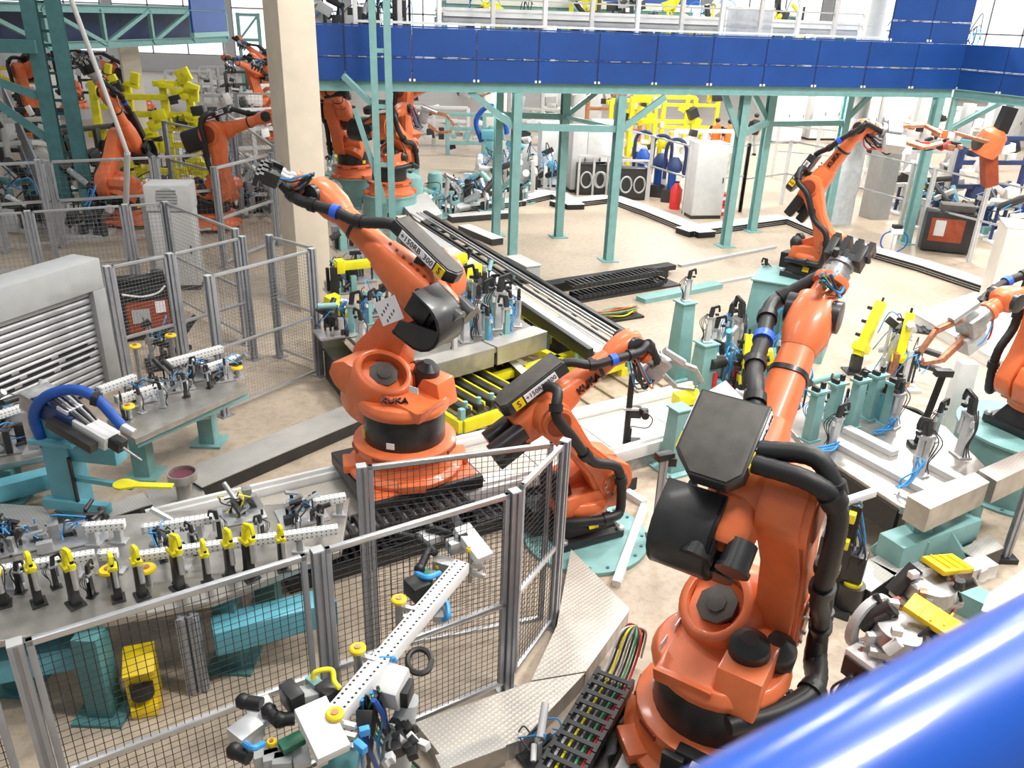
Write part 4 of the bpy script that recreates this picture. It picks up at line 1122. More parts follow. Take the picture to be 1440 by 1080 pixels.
MB().box((.52, 0, -.06), (.5, .2, .15), Mg).build('transformer', 'white', wg, .012)
MB().box((.42, -.18, -.05), (.6, .1, .1), Mg).build('side_rail', 'dark_steel', wg, .01)
MB().box((.24, 0, .14), (.14, .2, .05), Mg).build('sticker', 'paper', wg)
MB().cyl((.74, 0, -.12), (1.12, 0, -.26), .02, .008, 10).build('electrode', 'alu', wg)
MB().box((.82, 0, -.14), (.16, .12, .12), Mg).build('electrode_holder', 'black', wg, .01)
MB().box((-.2, .05, .1), (.3, .34, .2), Mg).build('valve_block', 'steel', wg, .012)
for j in range(5):
    MB().tube([(-.2, -.1 + .06 * j, .18), (.1, -.1 + .05 * j, .26), (.35, -.06 + .04 * j, .1), (.5, -.05 + .03 * j, .02)], .014, 6, 6).build('cable', ('cable', 'steel', 'cable', 'grey_light', 'cable')[j], wg)
pp = [at(72, 640, .9), at(48, 590, 1.35), at(62, 560, 1.62), at(100, 548, 1.72), at(135, 560, 1.66), at(172, 600, 1.42)]
bh = thing('blue_hose', 'thick blue ribbed hose arching over the weld gun stand', 'hose', pp[0])
MB().tube([p - pp[0] for p in pp], .055, 12, 12, .05).build('hose', 'blue_hose', bh)
MB().cyl(pp[4] - pp[0] - V((.03, 0, 0)), pp[4] - pp[0] + V((.03, 0, -.02)), .075, n=14).build('collar', 'black', bh)
MB().cyl(pp[5] - pp[0], pp[5] - pp[0] + V((.12, -.02, -.06)), .05, n=14).build('end_fitting', 'alu', bh)
yp = at(200, 682, .72)
py_ = thing('yellow_paddle', 'flat yellow paddle reaching from the gun stand to a cup', 'paddle', yp)
MB().prism(circle(-.2, 0, .1, 60, 300, 14) + [(-.05, -.045), (.32, -.04), (.32, .04), (-.05, .045)], Matrix(((1, 0, 0), (0, 0, 1), (0, 1, 0))), (0, 0, 0), -.012, .012).build('blade', 'yellow', py_, .004)
MB().bar(V((gb.x - yp.x + .1, gb.y - yp.y - .1, -.05)), (-.1, 0, -.03), .05, .05).build('holder', 'teal_blue', py_)
cp_ = thing('dip_cup', 'round steel cup with dark residue beside the yellow paddle', 'cup', at(262, 706, .1))
MB().lathe((0, 0, 0), [(.09, 0), (.09, .28), (.16, .30), (.16, .40), (.145, .40), (.14, .33), (.0, .33)], 22).build('cup', 'stainless', cp_)
MB().cyl((0, 0, .345), (0, 0, .36), .135, n=20).build('residue', 'residue', cp_)

# --- galvanised channels on the floor of the left cell
run('long pale galvanised floor channel left of the centre robot', 'cable_duct', 'duct', at(267, 674, .18), at(515, 572, .18), .52, 0, .18, 'galv_plate', 'dark_steel')
slab('tread plate cover under the steel cup', 'cover_plate', 'plate', [at(*p, .12) for p in ((205, 690), (280, 672), (300, 728), (222, 737))], 0, .12, 'galv_plate', 'dark_steel')
slab('galvanised channel bend below the gun stand', 'cable_duct', 'duct', [at(*p, .2) for p in ((0, 708), (60, 712), (85, 742), (58, 752), (0, 728))], 0, .2, 'galv_plate', 'dark_steel')
run('galvanised channel running past the gun stand foot', 'cable_duct', 'duct', at(140, 722, .2), at(208, 700, .2), .3, 0, .2, 'galv_plate', 'dark_steel')

# --- second fixture table near the shutter
T2 = [at(*p, .85) for p in ((150, 590), (190, 618), (350, 545), (310, 520))]
t2, c2 = table('teal framed fixture table in front of the mesh enclosure', T2, .85, .07, [at(295, 622)[:2], at(205, 668)[:2]], 'stainless', 'teal')
beamat(t2, c2, at(188, 622, .74), at(345, 552, .74), .12, .12, 'teal')
B2 = [((138, 550), (190, 531), 'left rear white beam on the teal framed table'), ((163, 563), (228, 543), 'left front white beam on the teal framed table'), ((233, 512), (312, 490), 'right rear white beam on the teal framed table'), ((285, 520), (337, 503), 'right front white beam on the teal framed table')]
for p, q, lb in B2: perf_beam(lb, at(*p, 1.05), at(*q, 1.05), .09)
for i, ((x, y), lb) in enumerate(zip(KN[2:], ('yellow dial at the near end of the teal framed table', 'yellow dial at the right end of the teal framed table', 'yellow dial at the left rear of the teal framed table', 'yellow dial at the far rear of the teal framed table'))):
    knob(lb, at(x, y, 1.0), .14 if i < 2 else 1.0)
for i, (x, y) in enumerate(((175, 590), (200, 580), (230, 572), (262, 558), (295, 545), (318, 535), (215, 556), (270, 535))):
    clamp('clamp on the teal framed table, %s from the near end' % ORD[i], at(x, y, .855), R(120 + 35 * i), .36, ('black', 'grey', 'alu', 'black')[i % 4])
for i, (x, y) in enumerate(((205, 560), (250, 545), (290, 528), (320, 530))):
    tangle('hose and cylinder group %s from the near end of the teal framed table' % ORD[i], at(x, y, .855), (.42, .34, .3), 620 + i, n=9, rz=.6)
ac = thing('acrylic_box', 'clear plastic guard box hanging on the teal framed table', 'guard', at(248, 588, .5), R(31))
for y in (-.14, .14): MB().box((0, y, .1), (.75, .008, .26)).build('pane', 'film', ac)
for x in (-.375, .375): MB().box((x, 0, .1), (.008, .28, .26)).build('pane', 'film', ac)
tangle('bracket and cable head behind the weld gun on its stand', at(70, 628, .85), (.5, .45, .6), 646, n=14, rz=.3, pal=('grey_light', 'dark_steel', 'alu', 'black_plastic'), extra=lambda t, r: MB().box((0, 0, -.42), (.14, .14, .85)).build('stand', 'teal_blue', t, .008))
tangle('pin and clamp head behind the teal framed table', at(235, 512), (.7, .6, .9), 647, n=12, rz=.5, pal=('dark_steel', 'steel', 'black_plastic'))
tangle('dark fixture group at the left edge below the shutter', at(20, 600, .5), (1.0, .7, .45), 640, n=16, rz=.5, pal=('steel', 'dark_steel', 'black_plastic', 'alu'))
T3 = [at(*p, .5) for p in ((-60, 600), (-60, 665), (70, 640), (95, 600), (60, 585))]
t3, c3 = table('low steel fixture table at the left edge beside the gun stand', T3, .5, .08, [at(20, 700)[:2]], 'stainless', 'teal_dark')
beamat(t3, c3, at(-60, 705, .3), at(85, 668, .3), .2, .2, 'teal_blue')
tangle('pipe and valve group on the low table at the left edge', at(30, 625, .505), (.7, .5, .35), 645, n=14, rz=.5)
perf_beam('perforated beam on the low table at the left edge', at(-20, 590, .8), at(40, 570, .8), .08)

# --- roller shutter housing
s1 = at(168, 540); s0 = at(-40, 640)
sdir = (s1 - s0).normalized(); slen = (s1 - s0).length
sh = thing('roller_shutter', 'grey roller shutter with broad header box at the left edge', 'shutter', s1, math.atan2(sdir.y, sdir.x))
hs_ = top_z(s1, 362)
MB().box((-slen / 2, .2, hs_ - .22), (slen, .5, .44)).build('header_box', 'grey_paint', sh, .02)
MB().box((-slen / 2, .10, hs_ / 2 - .2), (slen - .3, .03, hs_ - .42)).build('gap_shade_sheet', 'dark_steel', sh)  # dark sheet added so the gaps between slats look shaded
MB().box((-.1, .12, (hs_ - .44) / 2), (.22, .34, hs_ - .44)).build('guide_post', 'grey_paint', sh, .01)
nsl = 15
for i in range(nsl):
    z = .06 + (hs_ - .5) * (i + .5) / nsl
    sl = MB().prism([(0, -.5), (.55, -.34), (.72, 0), (.55, .34), (0, .5)], Matrix(((0, 1, 0), (-1, 0, 0), (0, 0, 1))), (0, 0, 0), 0, 1)
    q = MB(); hh = (hs_ - .5) / nsl
    q.loft([((x, .06, z), V((0, 1, 0)), V((0, 0, 1)), .03, hh * .42) for x in (-slen, -.2)], 10, 2.2)
    o = q.build('slat', 'shutter_grey', sh)
    if 5 <= i <= 7:
        for j in range(3):
            MB().box((-.55 - .62 * j - .1 * (i % 2), .030, z - hh * .1), (.5, .012, hh * .30)).build('slot', 'black', o)

# --- mesh enclosure beside it
E1, E2, E3, E4, E5, E6 = at(150, 375, 2.05), at(238, 357, 2.05), at(292, 388, 2.05), at(438, 350, 2.05), at(340, 333, 2.05), at(378, 331, 2.05)
fence('mesh panel in front of the black and red robot controller', E1, E2, 2.05, 1.0, .15, .05, .004, mesh='mesh_grey', pw=.09)
fence('mesh panel between the grey air-conditioned cabinet and the enclosure corner', E2, E5, 2.05, 1.0, .15, .05, .004, mesh='mesh_grey', posts=(0, 1), pw=.09)
fence('open mesh gate standing out in front of the enclosure', E3, E4, 2.05, 1.0, .1, .05, .004, mesh='mesh_grey', pw=.09)
fence('short mesh panel joining the enclosure to the concrete column', E6, E4 + V((.02, .1, 0)), 2.05, 1.0, .15, .05, .004, mesh='mesh_grey', posts=(1, 0), pw=.09)
kr = thing('robot_controller', 'black and red robot controller behind the mesh panel', 'controller', at(207, 470), R(28))
MB().box((0, 0, .5), (.95, .6, .92)).build('body', 'black_plastic', kr, .02)
MB().box((.06, -.31, .42), (.66, .03, .55)).build('front_panel', 'orange_dark', kr, .01)
MB().box((-.06, -.33, .45), (.28, .02, .24)).build('vent_grille', 'grey_paint', kr)
MB().box((.26, -.33, .58), (.16, .02, .2)).build('notice', 'paper', kr)
MB().box((0, -.1, 1.02), (.7, .3, .12)).box((.3, -.1, 1.05), (.2, .2, .2)).build('cable_tray', 'black', kr, .01)
MB().tube([(-.3, -.33, .86), (0, -.36, .80), (.25, -.36, .84), (.38, -.36, .95)], .018, 6, 6).build('white_cable', 'white', kr)
ca = cabinet('grey cabinet with round fan grille behind the mesh enclosure', 258, 402, .8, .6, 1.5, R(10))
MB().box((0, -.02, 1.87), (.84, .66, .5)).build('cooler', 'grey_light', ca, .02)
MB().cyl((0, -.345, 1.88), (0, -.365, 1.88), .2, n=24).build('fan_grille', 'grey_paint', ca)
for j in range(6): MB().box((0, -.37, 1.72 + .06 * j), (.36, .01, .02)).build('grille_bar', 'steel', ca)
cabinet('dark grey cabinet left of the fan cabinet', 238, 397, .5, .6, 1.7, R(10), 'grey_paint')
# fences further back on the left
G = [at(-30, 302, 2.0), at(38, 297, 2.0), at(175, 288, 2.0), at(232, 284, 2.0), at(330, 322, 2.0)]
for i, lb in enumerate(('rear left mesh fence panel at the image edge', 'rear left mesh fence panel before the lattice column', 'rear left mesh fence panel before the robot by the yellow rack', 'rear left mesh fence panel running back to the enclosure corner')):
    fence(lb, G[i], G[i + 1], 2.0, 1.0, .15, .07, .005, mesh='mesh_grey', posts=(1, i == 3), pw=.1)
G2 = [at(-20, 230, 2.0), at(65, 226, 2.0), at(215, 220, 2.0), at(300, 215, 2.0)]
for i, lb in enumerate(('thin rail fence crossing behind the lattice column at the left edge', 'thin rail fence crossing before the yellow rack', 'thin rail fence right of the yellow rack')):
    fence(lb, G2[i], G2[i + 1], 2.0, 1.1, .15, .12, .006, mesh='mesh_grey', posts=(1, i == 2), pw=.09, rw=.06)
LF = [at(3, 118, 2.2), at(30, 160, 2.2), at(52, 225, 2.2)]
fence('long mesh fence receding at the far left edge', LF[0], LF[2], 2.2, 1.1, .15, .1, .006, mesh='mesh_grey', pw=.12)
# slanting pipe
_d = _fw * FOC + _rt * (96 - 720) + _up * (540 + 12)
pz = [at(176, 345, .4), at(179, 215, 2.6)]
pz.append(V((0, 0, EYE)) + _d * ((pz[1].y - .6) / _d.y))
gp = thing('slanting_pipe', 'long pale grey pipe slanting down across the left cells', 'pipe', (pz[0].x, pz[0].y, 0))
MB().tube([V((0, 0, 0)), pz[0] - V((pz[0].x, pz[0].y, 0)), pz[1] - V((pz[0].x, pz[0].y, 0))], .06, 10, 1).build('upright', 'grey_light', gp)
MB().tube([pz[1] - V((pz[0].x, pz[0].y, 0)), pz[2] - V((pz[0].x, pz[0].y, 0))], .045, 10, 1).build('slanting_tube', 'grey_light', gp)
# yellow rack of grippers
yb = at(222, 262)
yr = thing('yellow_rack', 'tall bright yellow tooling rack of tubes behind the two left robots', 'rack', yb, R(8))
rng = random.Random(4)
yz0 = .4
for x in (-1.5, -.5, .55, 1.3): MB().bar((x, 0, .1), (x, .1, 3.0 + .5 * rng.random()), .22, .22, (1, 0, 0)).build('upright_tube', 'yellow', yr, .02)
for z, a, b in ((.5, -1.7, 1.4), (1.3, -1.6, 1.5), (2.2, -.6, 1.5), (2.7, -1.4, .7), (3.1, .3, 1.4), (1.8, .4, 1.5)):
    MB().bar((a, -.08, z), (b, -.06, z), .17, .17).build('cross_tube', 'yellow', yr, .02)
for i in range(48):
    x, z = rng.uniform(-1.7, 1.6), rng.uniform(.4, 3.5)
    MB().box((x, -.2, z), (rng.uniform(.12, .5), .2, rng.uniform(.12, .4)), Matrix.Rotation(rng.uniform(-.4, .4), 3, 'Y')).build('bracket', 'yellow' if rng.random() < .85 else 'dark_steel', yr, .01)
for x in (-1.3, 1.1): MB().box((x, 0, .05), (.5, .6, .1)).build('foot', 'yellow', yr, .01)

# ------------------------------------------------------------------ centre cell
# --- fixture table behind the tallest robot
CT = [at(*p, .78) for p in ((545, 528), (690, 492), (758, 466), (678, 412), (600, 424), (470, 452))]
ct, cc = table('large steel fixture table behind the tallest robot', CT, .78, .08, [at(640, 560)[:2], at(560, 560)[:2], at(700, 500)[:2], at(520, 500)[:2]], 'stainless', 'teal')
cdir = (at(755, 464, .8) - at(600, 505, .8)).normalized(); cn = V((cdir.y, -cdir.x, 0))
a, b, c_ = at(585, 512, .8), at(688, 484, .8), at(760, 462, .8)
run('left galvanised duct box along the front of the centre table', 'cable_duct', 'duct', a, b - cdir * .02, .32, .50, .80, 'galv_plate')
run('right galvanised duct box along the front of the centre table', 'cable_duct', 'duct', b + cdir * .02, c_, .32, .50, .80, 'galv_plate')
i = 0
for (x, y, k, h) in ((495, 470, 'teal', .75), (520, 455, 'teal', .6), (545, 470, 'grey', .7), (580, 480, 'alu', .7), (610, 470, 'grey', .8), (648, 455, 'teal', .75), (668, 440, 'alu', .85), (690, 445, 'teal', .8), (700, 462, 'grey', .95), (560, 450, 'teal', .6), (630, 430, 'black', .6), (510, 485, 'grey', .6), (655, 480, 'alu', .8)):
    clamp('clamp post on the large centre table, %s in the scattered set' % ORD[i], at(x, y, .785), R(47 * i), h, k); i += 1
for i, (x, y, k, h) in enumerate(((640, 492, 'grey', .5), (672, 470, 'alu', .9), (686, 478, 'blue', .6), (712, 470, 'teal', .7), (728, 458, 'grey', .7), (705, 448, 'alu', .7), (680, 456, 'teal', .8), (660, 462, 'blue', .7), (718, 445, 'blue', .5), (695, 432, 'teal', .6), (672, 425, 'grey', .6), (650, 440, 'alu', .9))):
    clamp('clamp on the open right part of the centre table, %s of the set' % ORD[i], at(x, y, .785), R(63 * i + 20), h, k)
def yellow_arm(label, p, q, m='yellow', w_=.09, z0=None):
    p, q = V(p), V(q)
    t = thing('yellow_lever', label, 'arm', p)
    d = q - p; M = frame(d, (0, 0, 1))
    MB().bar((0, 0, 0), d, w_, w_ * 1.2).build('arm', m, t, .01)
    MB().box(d * .15, (.14, w_ * 1.6, w_ * 1.9), M).build('root_block', m, t, .01)
    for f_ in (.35, .6, .85):
        MB().box(d * f_ + M.col[1] * w_ * .8, (.05, w_, .05), M).build('lug', 'black', t, .004)
    MB().cyl(d, d + d.normalized() * .08, .02, n=8).build('tip', 'black', t)
    if z0 is not None:
        MB().box((0, 0, (z0 - p.z) / 2), (w_ * 1.1, w_ * 1.1, p.z - z0)).build('stand', 'dark_steel', t, .006)
        MB().box((0, 0, z0 - p.z + .012), (w_ * 2.4, w_ * 2.4, .024)).build('foot_plate', 'dark_steel', t)
    return t
yellow_arm('big yellow clamp arm right of the tallest robot elbow', at(622, 398, 1.3), at(672, 378, 1.3), w_=.18, z0=0.0)
yellow_arm('upper yellow clamp arm above the centre table', at(612, 372, 1.4), at(655, 362, 1.45), w_=.14, z0=0.0)
yellow_arm('yellow clamp arm left of the tallest robot link', at(470, 375, 1.3), at(520, 370, 1.3), w_=.12, z0=0.0)
yellow_arm('low yellow clamp arm beside the mesh corner', at(462, 425, .8), at(490, 440, .7), w_=.16, z0=0.0)
for i, (x, y, s_, sd) in enumerate(((480, 410, .6, 1), (505, 395, .6, 2), (640, 400, .55, 3), (670, 410, .5, 4), (525, 440, .5, 5), (490, 350, .7, 6), (470, 470, .6, 7))):
    tangle('%s of the clustered tooling heads over the centre table' % ORD[i], at(x, y, .79), (s_, s_ * .8, s_ * 1.1), 650 + sd, n=12, rz=.5, pal=('alu', 'dark_steel', 'teal', 'black_plastic', 'teal'))
slab('dark steel plinth at the left end of the centre table', 'plinth', 'plinth', [at(*p, .5) for p in ((455, 450), (500, 500), (535, 540), (500, 545), (455, 490))], 0, .5, 'dark_steel', 'dark_steel')
# --- conveyor running away to the back
v0, v1 = at(878, 487, .6), at(580, 300, .6)
vd = (v1 - v0).normalized(); vl = (v1 - v0).length; vn = V((-vd.y, vd.x, 0))
cv = thing('conveyor', 'long black and steel conveyor running back beside the centre table', 'conveyor', (v0.x, v0.y, 0), math.atan2(vd.y, vd.x))
for y, w_ in ((-.34, .1), (.05, .05), (.17, .05), (.62, .1)):
    MB().bar((0, y, .55), (vl, y, .55), w_, .2 if w_ > .06 else .1).build('side_rail' if w_ > .06 else 'guide_rail', 'black' if w_ > .06 else 'dark_steel', cv, .006)
for j in range(6):
    MB().box((vl * (j + .5) / 6, .36, .56), (vl / 6 - .03, .34, .03)).build('slide_plate', 'cream' if j % 2 else 'grey_light', cv)
for y in (-.22, -.12): MB().bar((0, y, .6), (vl, y, .6), .035, .05).build('slide_bar', 'alu', cv)
for y in (-.02, .1, .25): MB().bar((0, y, .615), (vl * .34, y, .615), .03, .03).build('support_bar', 'cream', cv)
for j in range(9):
    for y in (-.34, .62):
        MB().bar((vl * (j + .3) / 9, y, 0), (vl * (j + .3) / 9, y, .46), .1, .1, (1, 0, 0)).build('leg', 'teal', cv, .006)
for j in range(14):
    MB().box((vl * (j + .5) / 14, .14, .52), (.05, 1.0, .05)).build('cross_member', 'black', cv)
# --- energy chain on the floor right of the conveyor
q0, q1 = at(772, 412, .1), at(957, 382, .1)
qd = (q1 - q0)
ec3 = thing('energy_chain', 'black energy chain with its flat guide right of the conveyor', 'cable chain', (q0.x, q0.y, 0), math.atan2(qd.y, qd.x))
MB().box((qd.length / 2, .3, .16), (qd.length, .3, .12)).build('guide_channel', 'black', ec3, .02)
MB().box((qd.length / 2, .3, .05), (qd.length * .9, .2, .1)).build('guide_foot', 'dark_steel', ec3)
chain_up = V((0, 1, 0))
chain(ec3, [(.2, -.35, .34), (1.6, -.35, .34), (2.5, -.35, .34), (2.72, -.35, .22), (2.5, -.35, .09), (1.2, -.35, .09), (.4, -.35, .09)], .34, pitch=.12, h=.09)
MB().box((1.5, -.35, .02), (3.2, .5, .04)).build('trough', 'dark_steel', ec3)
def loosecab(label, px, py, size, seed):
    t = thing('cable_tray', label, 'cable tray', at(px, py), .5)
    rng = random.Random(seed)
    MB().box((0, 0, .02), (size, size * .5, .04)).build('tray', 'black', t)
    for c in ('cable', 'green_cable', 'yellow', 'copper', 'red', 'cable'):
        q = MB(); cables(q, (-size * .45, 0, .1), (size * .45, 0, .1), 5, 0.0, size * .16, .014, rng); q.build('cable_bundle', c, t, kind='stuff')
loosecab('tray of tangled coloured cables beside the conveyor end', 862, 446, 1.1, 3)
run('flat teal floor channel right of the energy chain', 'floor_channel', 'duct', at(900, 425), at(1010, 403), .3, 0, .1, 'teal')
run('long grey floor duct before the open floor', 'cable_duct', 'duct', at(955, 375), at(1090, 348), .14, 0, .05, 'grey_paint')
run('second grey floor duct nearer the fixture posts', 'cable_duct', 'duct', at(1005, 400), at(1110, 380), .12, 0, .05, 'grey_paint')
b_ = at(735, 392)
jb = thing('junction_box', 'low grey junction box at the foot of a teal gallery post', 'box', b_, R(-60))
MB().box((0, 0, .25), (.9, .35, .3)).build('box', 'grey_paint', jb, .01)
MB().box((0, 0, .41), (.94, .39, .02)).build('lid', 'grey_light', jb)
for x in (-.35, .35): MB().box((x, 0, .05), (.05, .3, .1)).build('foot', 'dark_steel', jb)
# --- yellow roller frames in front of the centre table
f0, f1 = at(652, 600, .2), at(742, 570, .2)
fd = (f1 - f0).normalized(); fn = V((-fd.y, fd.x, 0))
yf = thing('roller_bed', 'yellow framed bed of black rollers below the centre table', 'frame', (f0.x, f0.y, 0), math.atan2(fd.y, fd.x))
Lx = (f1 - f0).length
MB().bar((0, 0, .2), (Lx, 0, .2), .07, .18).build('front_beam', 'yellow', yf, .008)
MB().bar((-.05, .0, .2), (-.05, 1.5, .2), .07, .18).build('side_beam', 'yellow', yf, .008)
MB().bar((Lx, .0, .2), (Lx, 1.5, .2), .07, .18).build('side_beam', 'yellow', yf, .008)
MB().bar((0, 1.5, .25), (Lx, 1.5, .25), .07, .3).build('rear_beam', 'yellow', yf, .008)
for j in range(5):
    x = Lx * (j + .5) / 5
    MB().bar((x, .06, .36), (x, 1.45, .36), .11, .1).build('black_slider', 'black', yf, .01)
    MB().bar((x + .09, .1, .38), (x + .09, 1.3, .38), .03, .06).build('yellow_strip', 'yellow', yf)
    MB().cyl((x, .12, .0), (x, .12, .5), .035, n=10).build('teal_pin', 'teal', yf)
for x in (0, Lx):
    for y in (.05, 1.45): MB().bar((x, y, 0), (x, y, .45), .08, .08, (1, 0, 0)).build('leg', 'teal', yf, .006)
g0_, g1_ = at(765, 545, .25), at(930, 500, .25)
def ladder_frame(label, p, q, depth, nx):
    d = (q - p).normalized(); t = thing('ladder_rack', label, 'frame', (p.x, p.y, 0), math.atan2(d.y, d.x)); l = (q - p).length
    for y in (0, depth / 2, depth): MB().bar((0, y, .22), (l, y, .22), .13, .12).build('long_beam', 'yellow', t, .008)
    for j in range(nx + 1): MB().bar((l * j / nx, .05, .22), (l * j / nx, depth - .05, .22), .13, .12).build('cross_beam', 'yellow', t, .008)
    for j in (0, nx):
        for y in (0, depth): MB().box((l * j / nx, y, .08), (.14, .14, .16)).build('leg', 'yellow', t)
    return t
ladder_frame('yellow ladder frame between the slim robot and the conveyor', at(722, 560, .22), at(875, 512, .22), 1.5, 3)
ladder_frame('yellow ladder frame farther back along the conveyor', at(665, 480, .22), at(775, 462, .22), 1.2, 2)
run('white guide rail beside the yellow ladder frame', 'guide_rail', 'rail', at(745, 560), at(690, 505), .14, .0, .34, 'white', 'black')
run('white guide rail along the far side of the yellow frames', 'guide_rail', 'rail', at(815, 520), at(730, 460), .12, .0, .3, 'white', 'dark_steel')
for i in range(9):
    p = at(618 + 34 * i, 612 - 9 * i)
    o = MB().box((0, 0, .02), (.18, 1.3, .04)).build('floor_board', 'timber', None, .004)
    o.location = p + V((.2, .5, 0)); o.rotation_euler = (0, 0, R(31)); tag(o, 'brown floor board behind the track rail, %s from the left' % ORD[i], 'board', 'boards behind the track')
# paper on the tallest robot's link
pr = at(557, 408, 2.35)
pn_ = thing('paper_sheet', 'white printed paper sheet taped to the tallest robot link', 'paper', (-1.2, 8.25, .55), R(149))
_d2 = V((math.sin(R(-33.5)), 0, math.cos(R(-33.5)))); _n2 = V((math.cos(R(-33.5)), 0, -math.sin(R(-33.5)))); _A2 = V((.5, 0, 1.045))
Mp_ = Matrix((_n2, _d2, V((0, 1, 0)))).transposed()
MB().box(_A2 + _d2 * 1.02 + _n2 * .05 + V((0, .24, 0)), (.26, .32, .004), Mp_ @ Matrix.Rotation(.5, 3, 'Z')).build('sheet', 'paper', pn_)
for j in range(8):
    MB().box(_A2 + _d2 * (.92 + .05 * (j % 4)) + _n2 * (.0 + .09 * (j // 4)) + V((0, .243, 0)), (.03, .015, .003), Mp_ @ Matrix.Rotation(.5, 3, 'Z')).build('print_mark', 'black', pn_)

# --- drum pedestals and machines behind
def drum(label, x, y, r, h, m='teal', bolts=0):
    t = thing('drum_pedestal', label, 'pedestal', (x, y, 0))
    MB().lathe((0, 0, 0), [(r * 1.12, 0), (r * 1.12, .03), (r, .035), (r, h - .03), (r * 1.05, h - .03), (r * 1.05, h)], 36).build('drum', m, t)
    for i in range(bolts):
        a = 2 * PI * i / bolts
        MB().cyl((r * 1.06 * math.cos(a), r * 1.06 * math.sin(a), .03), (r * 1.06 * math.cos(a), r * 1.06 * math.sin(a), .06), .02, n=6).build('anchor_bolt', 'steel', t)
    return t
drum('teal drum pedestal behind the frame column', -3.48, 22.23, .72, .84)
drum('teal drum pedestal hidden beside the concrete column', -4.9, 24.6, .7, .84)
drum('far teal drum pedestal under the gallery', -3.9, 26.6, .7, .84)
drum('broad teal drum pedestal at the right edge', 6.49, 9.18, .80, .82, bolts=20)
tp = at(1100, 505)
pd = thing('box_pedestal', 'tall teal tapered pedestal with a box of blue cables', 'pedestal', (4.9, 13.9, 0), R(-25))
MB().box((0, 0, .635), (1.45, 1.15, 1.27), None, .88).build('pedestal', 'teal', pd, .015)
MB().box((0, 0, 1.285), (1.34, 1.1, .03)).build('top_plate', 'teal', pd, .006)
MB().box((.2, -.56, .55), (.55, .14, .75)).build('cable_box', 'teal_dark', pd, .01)
MB().tube([(-.12, -.58, .1), (-.14, -.6, .7), (.05, -.64, .98), (.3, -.64, .96)], .018, 6, 6).build('blue_cable', 'blue_tube', pd)
dp_ = at(622, 248)
ds = thing('teal_bollard', 'rounded teal bollard housing behind the conveyor start', 'bollard', at(612, 292))
MB().lathe((0, 0, 0), [(.22, 0), (.22, .9), (.19, 1.02), (.08, 1.08)], 20).build('housing', 'teal', ds)
MB().box((0, -.22, .5), (.12, .04, .3)).build('hatch', 'teal_dark', ds)
dt = thing('teal_tank', 'teal domed tank beside the drum pedestal', 'tank', at(578, 300))
MB().lathe((0, 0, 0), [(.36, 0), (.36, .85), (.30, 1.05), (.1, 1.15)], 26).build('tank', 'teal', dt)
MB().cyl((0, 0, 1.14), (0, 0, 1.2), .06, n=12).build('cap', 'dark_steel', dt)
slab('grey sloping hopper plate behind the conveyor start', 'hopper', 'hopper', [at(*p, .6) for p in ((560, 282), (600, 270), (622, 300), (588, 312))], 0, .6, 'grey_light', 'grey_paint')
for i, (x, y, s_) in enumerate(((600, 300, .8), (632, 305, .7), (660, 290, .8), (690, 298, .8), (730, 285, .7), (640, 282, .8), (490, 262, .9), (475, 245, .9), (520, 310, .8), (468, 290, .8), (545, 295, .7))):
    tangle('%s group of far tooling between the column and the gallery posts' % ORD[i], at(x, y), (s_ * 1.3, s_, s_ * 1.2), 700 + i, n=11, rz=.6 * i, pal=('teal', 'alu', 'yellow' if i in (0, 6, 8) else 'teal', 'dark_steel', 'white'))
for i, (p, q) in enumerate((((632, 312), (725, 305)), ((652, 325), (700, 345)), ((640, 285), (740, 262)), ((700, 265), (600, 262)))):
    run('%s low white duct on the far floor left of the gallery posts' % ORD[i], 'cable_duct', 'duct', at(*p), at(*q), .35, 0, .18, 'grey_light', 'dark_steel')

# ------------------------------------------------------------------ right cell
RZ = .70
RT = [at(*p, RZ) for p in ((1128, 622), (1266, 712), (1300, 722), (1385, 655), (1330, 600), (1215, 548), (1150, 560), (1100, 590))]
rt, rc = table('large pale fixture table right of the nearest robot', RT, RZ, .09, [at(1275, 800)[:2], at(1345, 770)[:2], at(1190, 660)[:2]], 'stainless', 'teal')
for p, q in (((1128, 622), (1266, 712)),):
    a, b = at(*p, RZ), at(*q, RZ)
    MB().bar(V((a.x - rc.x, a.y - rc.y, .5)), V((b.x - rc.x, b.y - rc.y, .5)), .06, .3).build('front_skirt', 'black', rt)
beamat(rt, rc, at(1250, 775, .4), at(1360, 735, .4), .3, .26, 'teal')
beamat(rt, rc, at(1290, 770, .4), at(1300, 730, .4), .2, .2, 'teal')
beamat(rt, rc, at(1238, 760, .35), at(1262, 790, .2), .22, .22, 'teal', 'slanted_leg')
beamat(rt, rc, at(1320, 745, .45), at(1345, 790, .1), .24, .24, 'teal', 'slanted_leg')
for i, (p, q, w_) in enumerate((((1175, 618), (1330, 700), .16), ((1190, 600), (1260, 635), .14), ((1290, 640), (1350, 672), .14))):
    run(('long', 'short', 'far')[i] + ' grey channel section lying on the pale right table', 'channel', 'channel', at(*p, RZ + .06), at(*q, RZ + .06), w_, RZ + .001, RZ + .07, 'grey_light')
slab('nearer galvanised duct box at the right table corner', 'cable_duct', 'duct', [at(*p, 1.0) for p in ((1276, 697), (1308, 716), (1392, 678), (1371, 664))], .72, 1.0, 'galv_plate')
slab('farther galvanised duct box at the right table edge', 'cable_duct', 'duct', [at(*p, 1.0) for p in ((1376, 661), (1402, 677), (1470, 645), (1440, 633))], .72, 1.0, 'galv_plate')
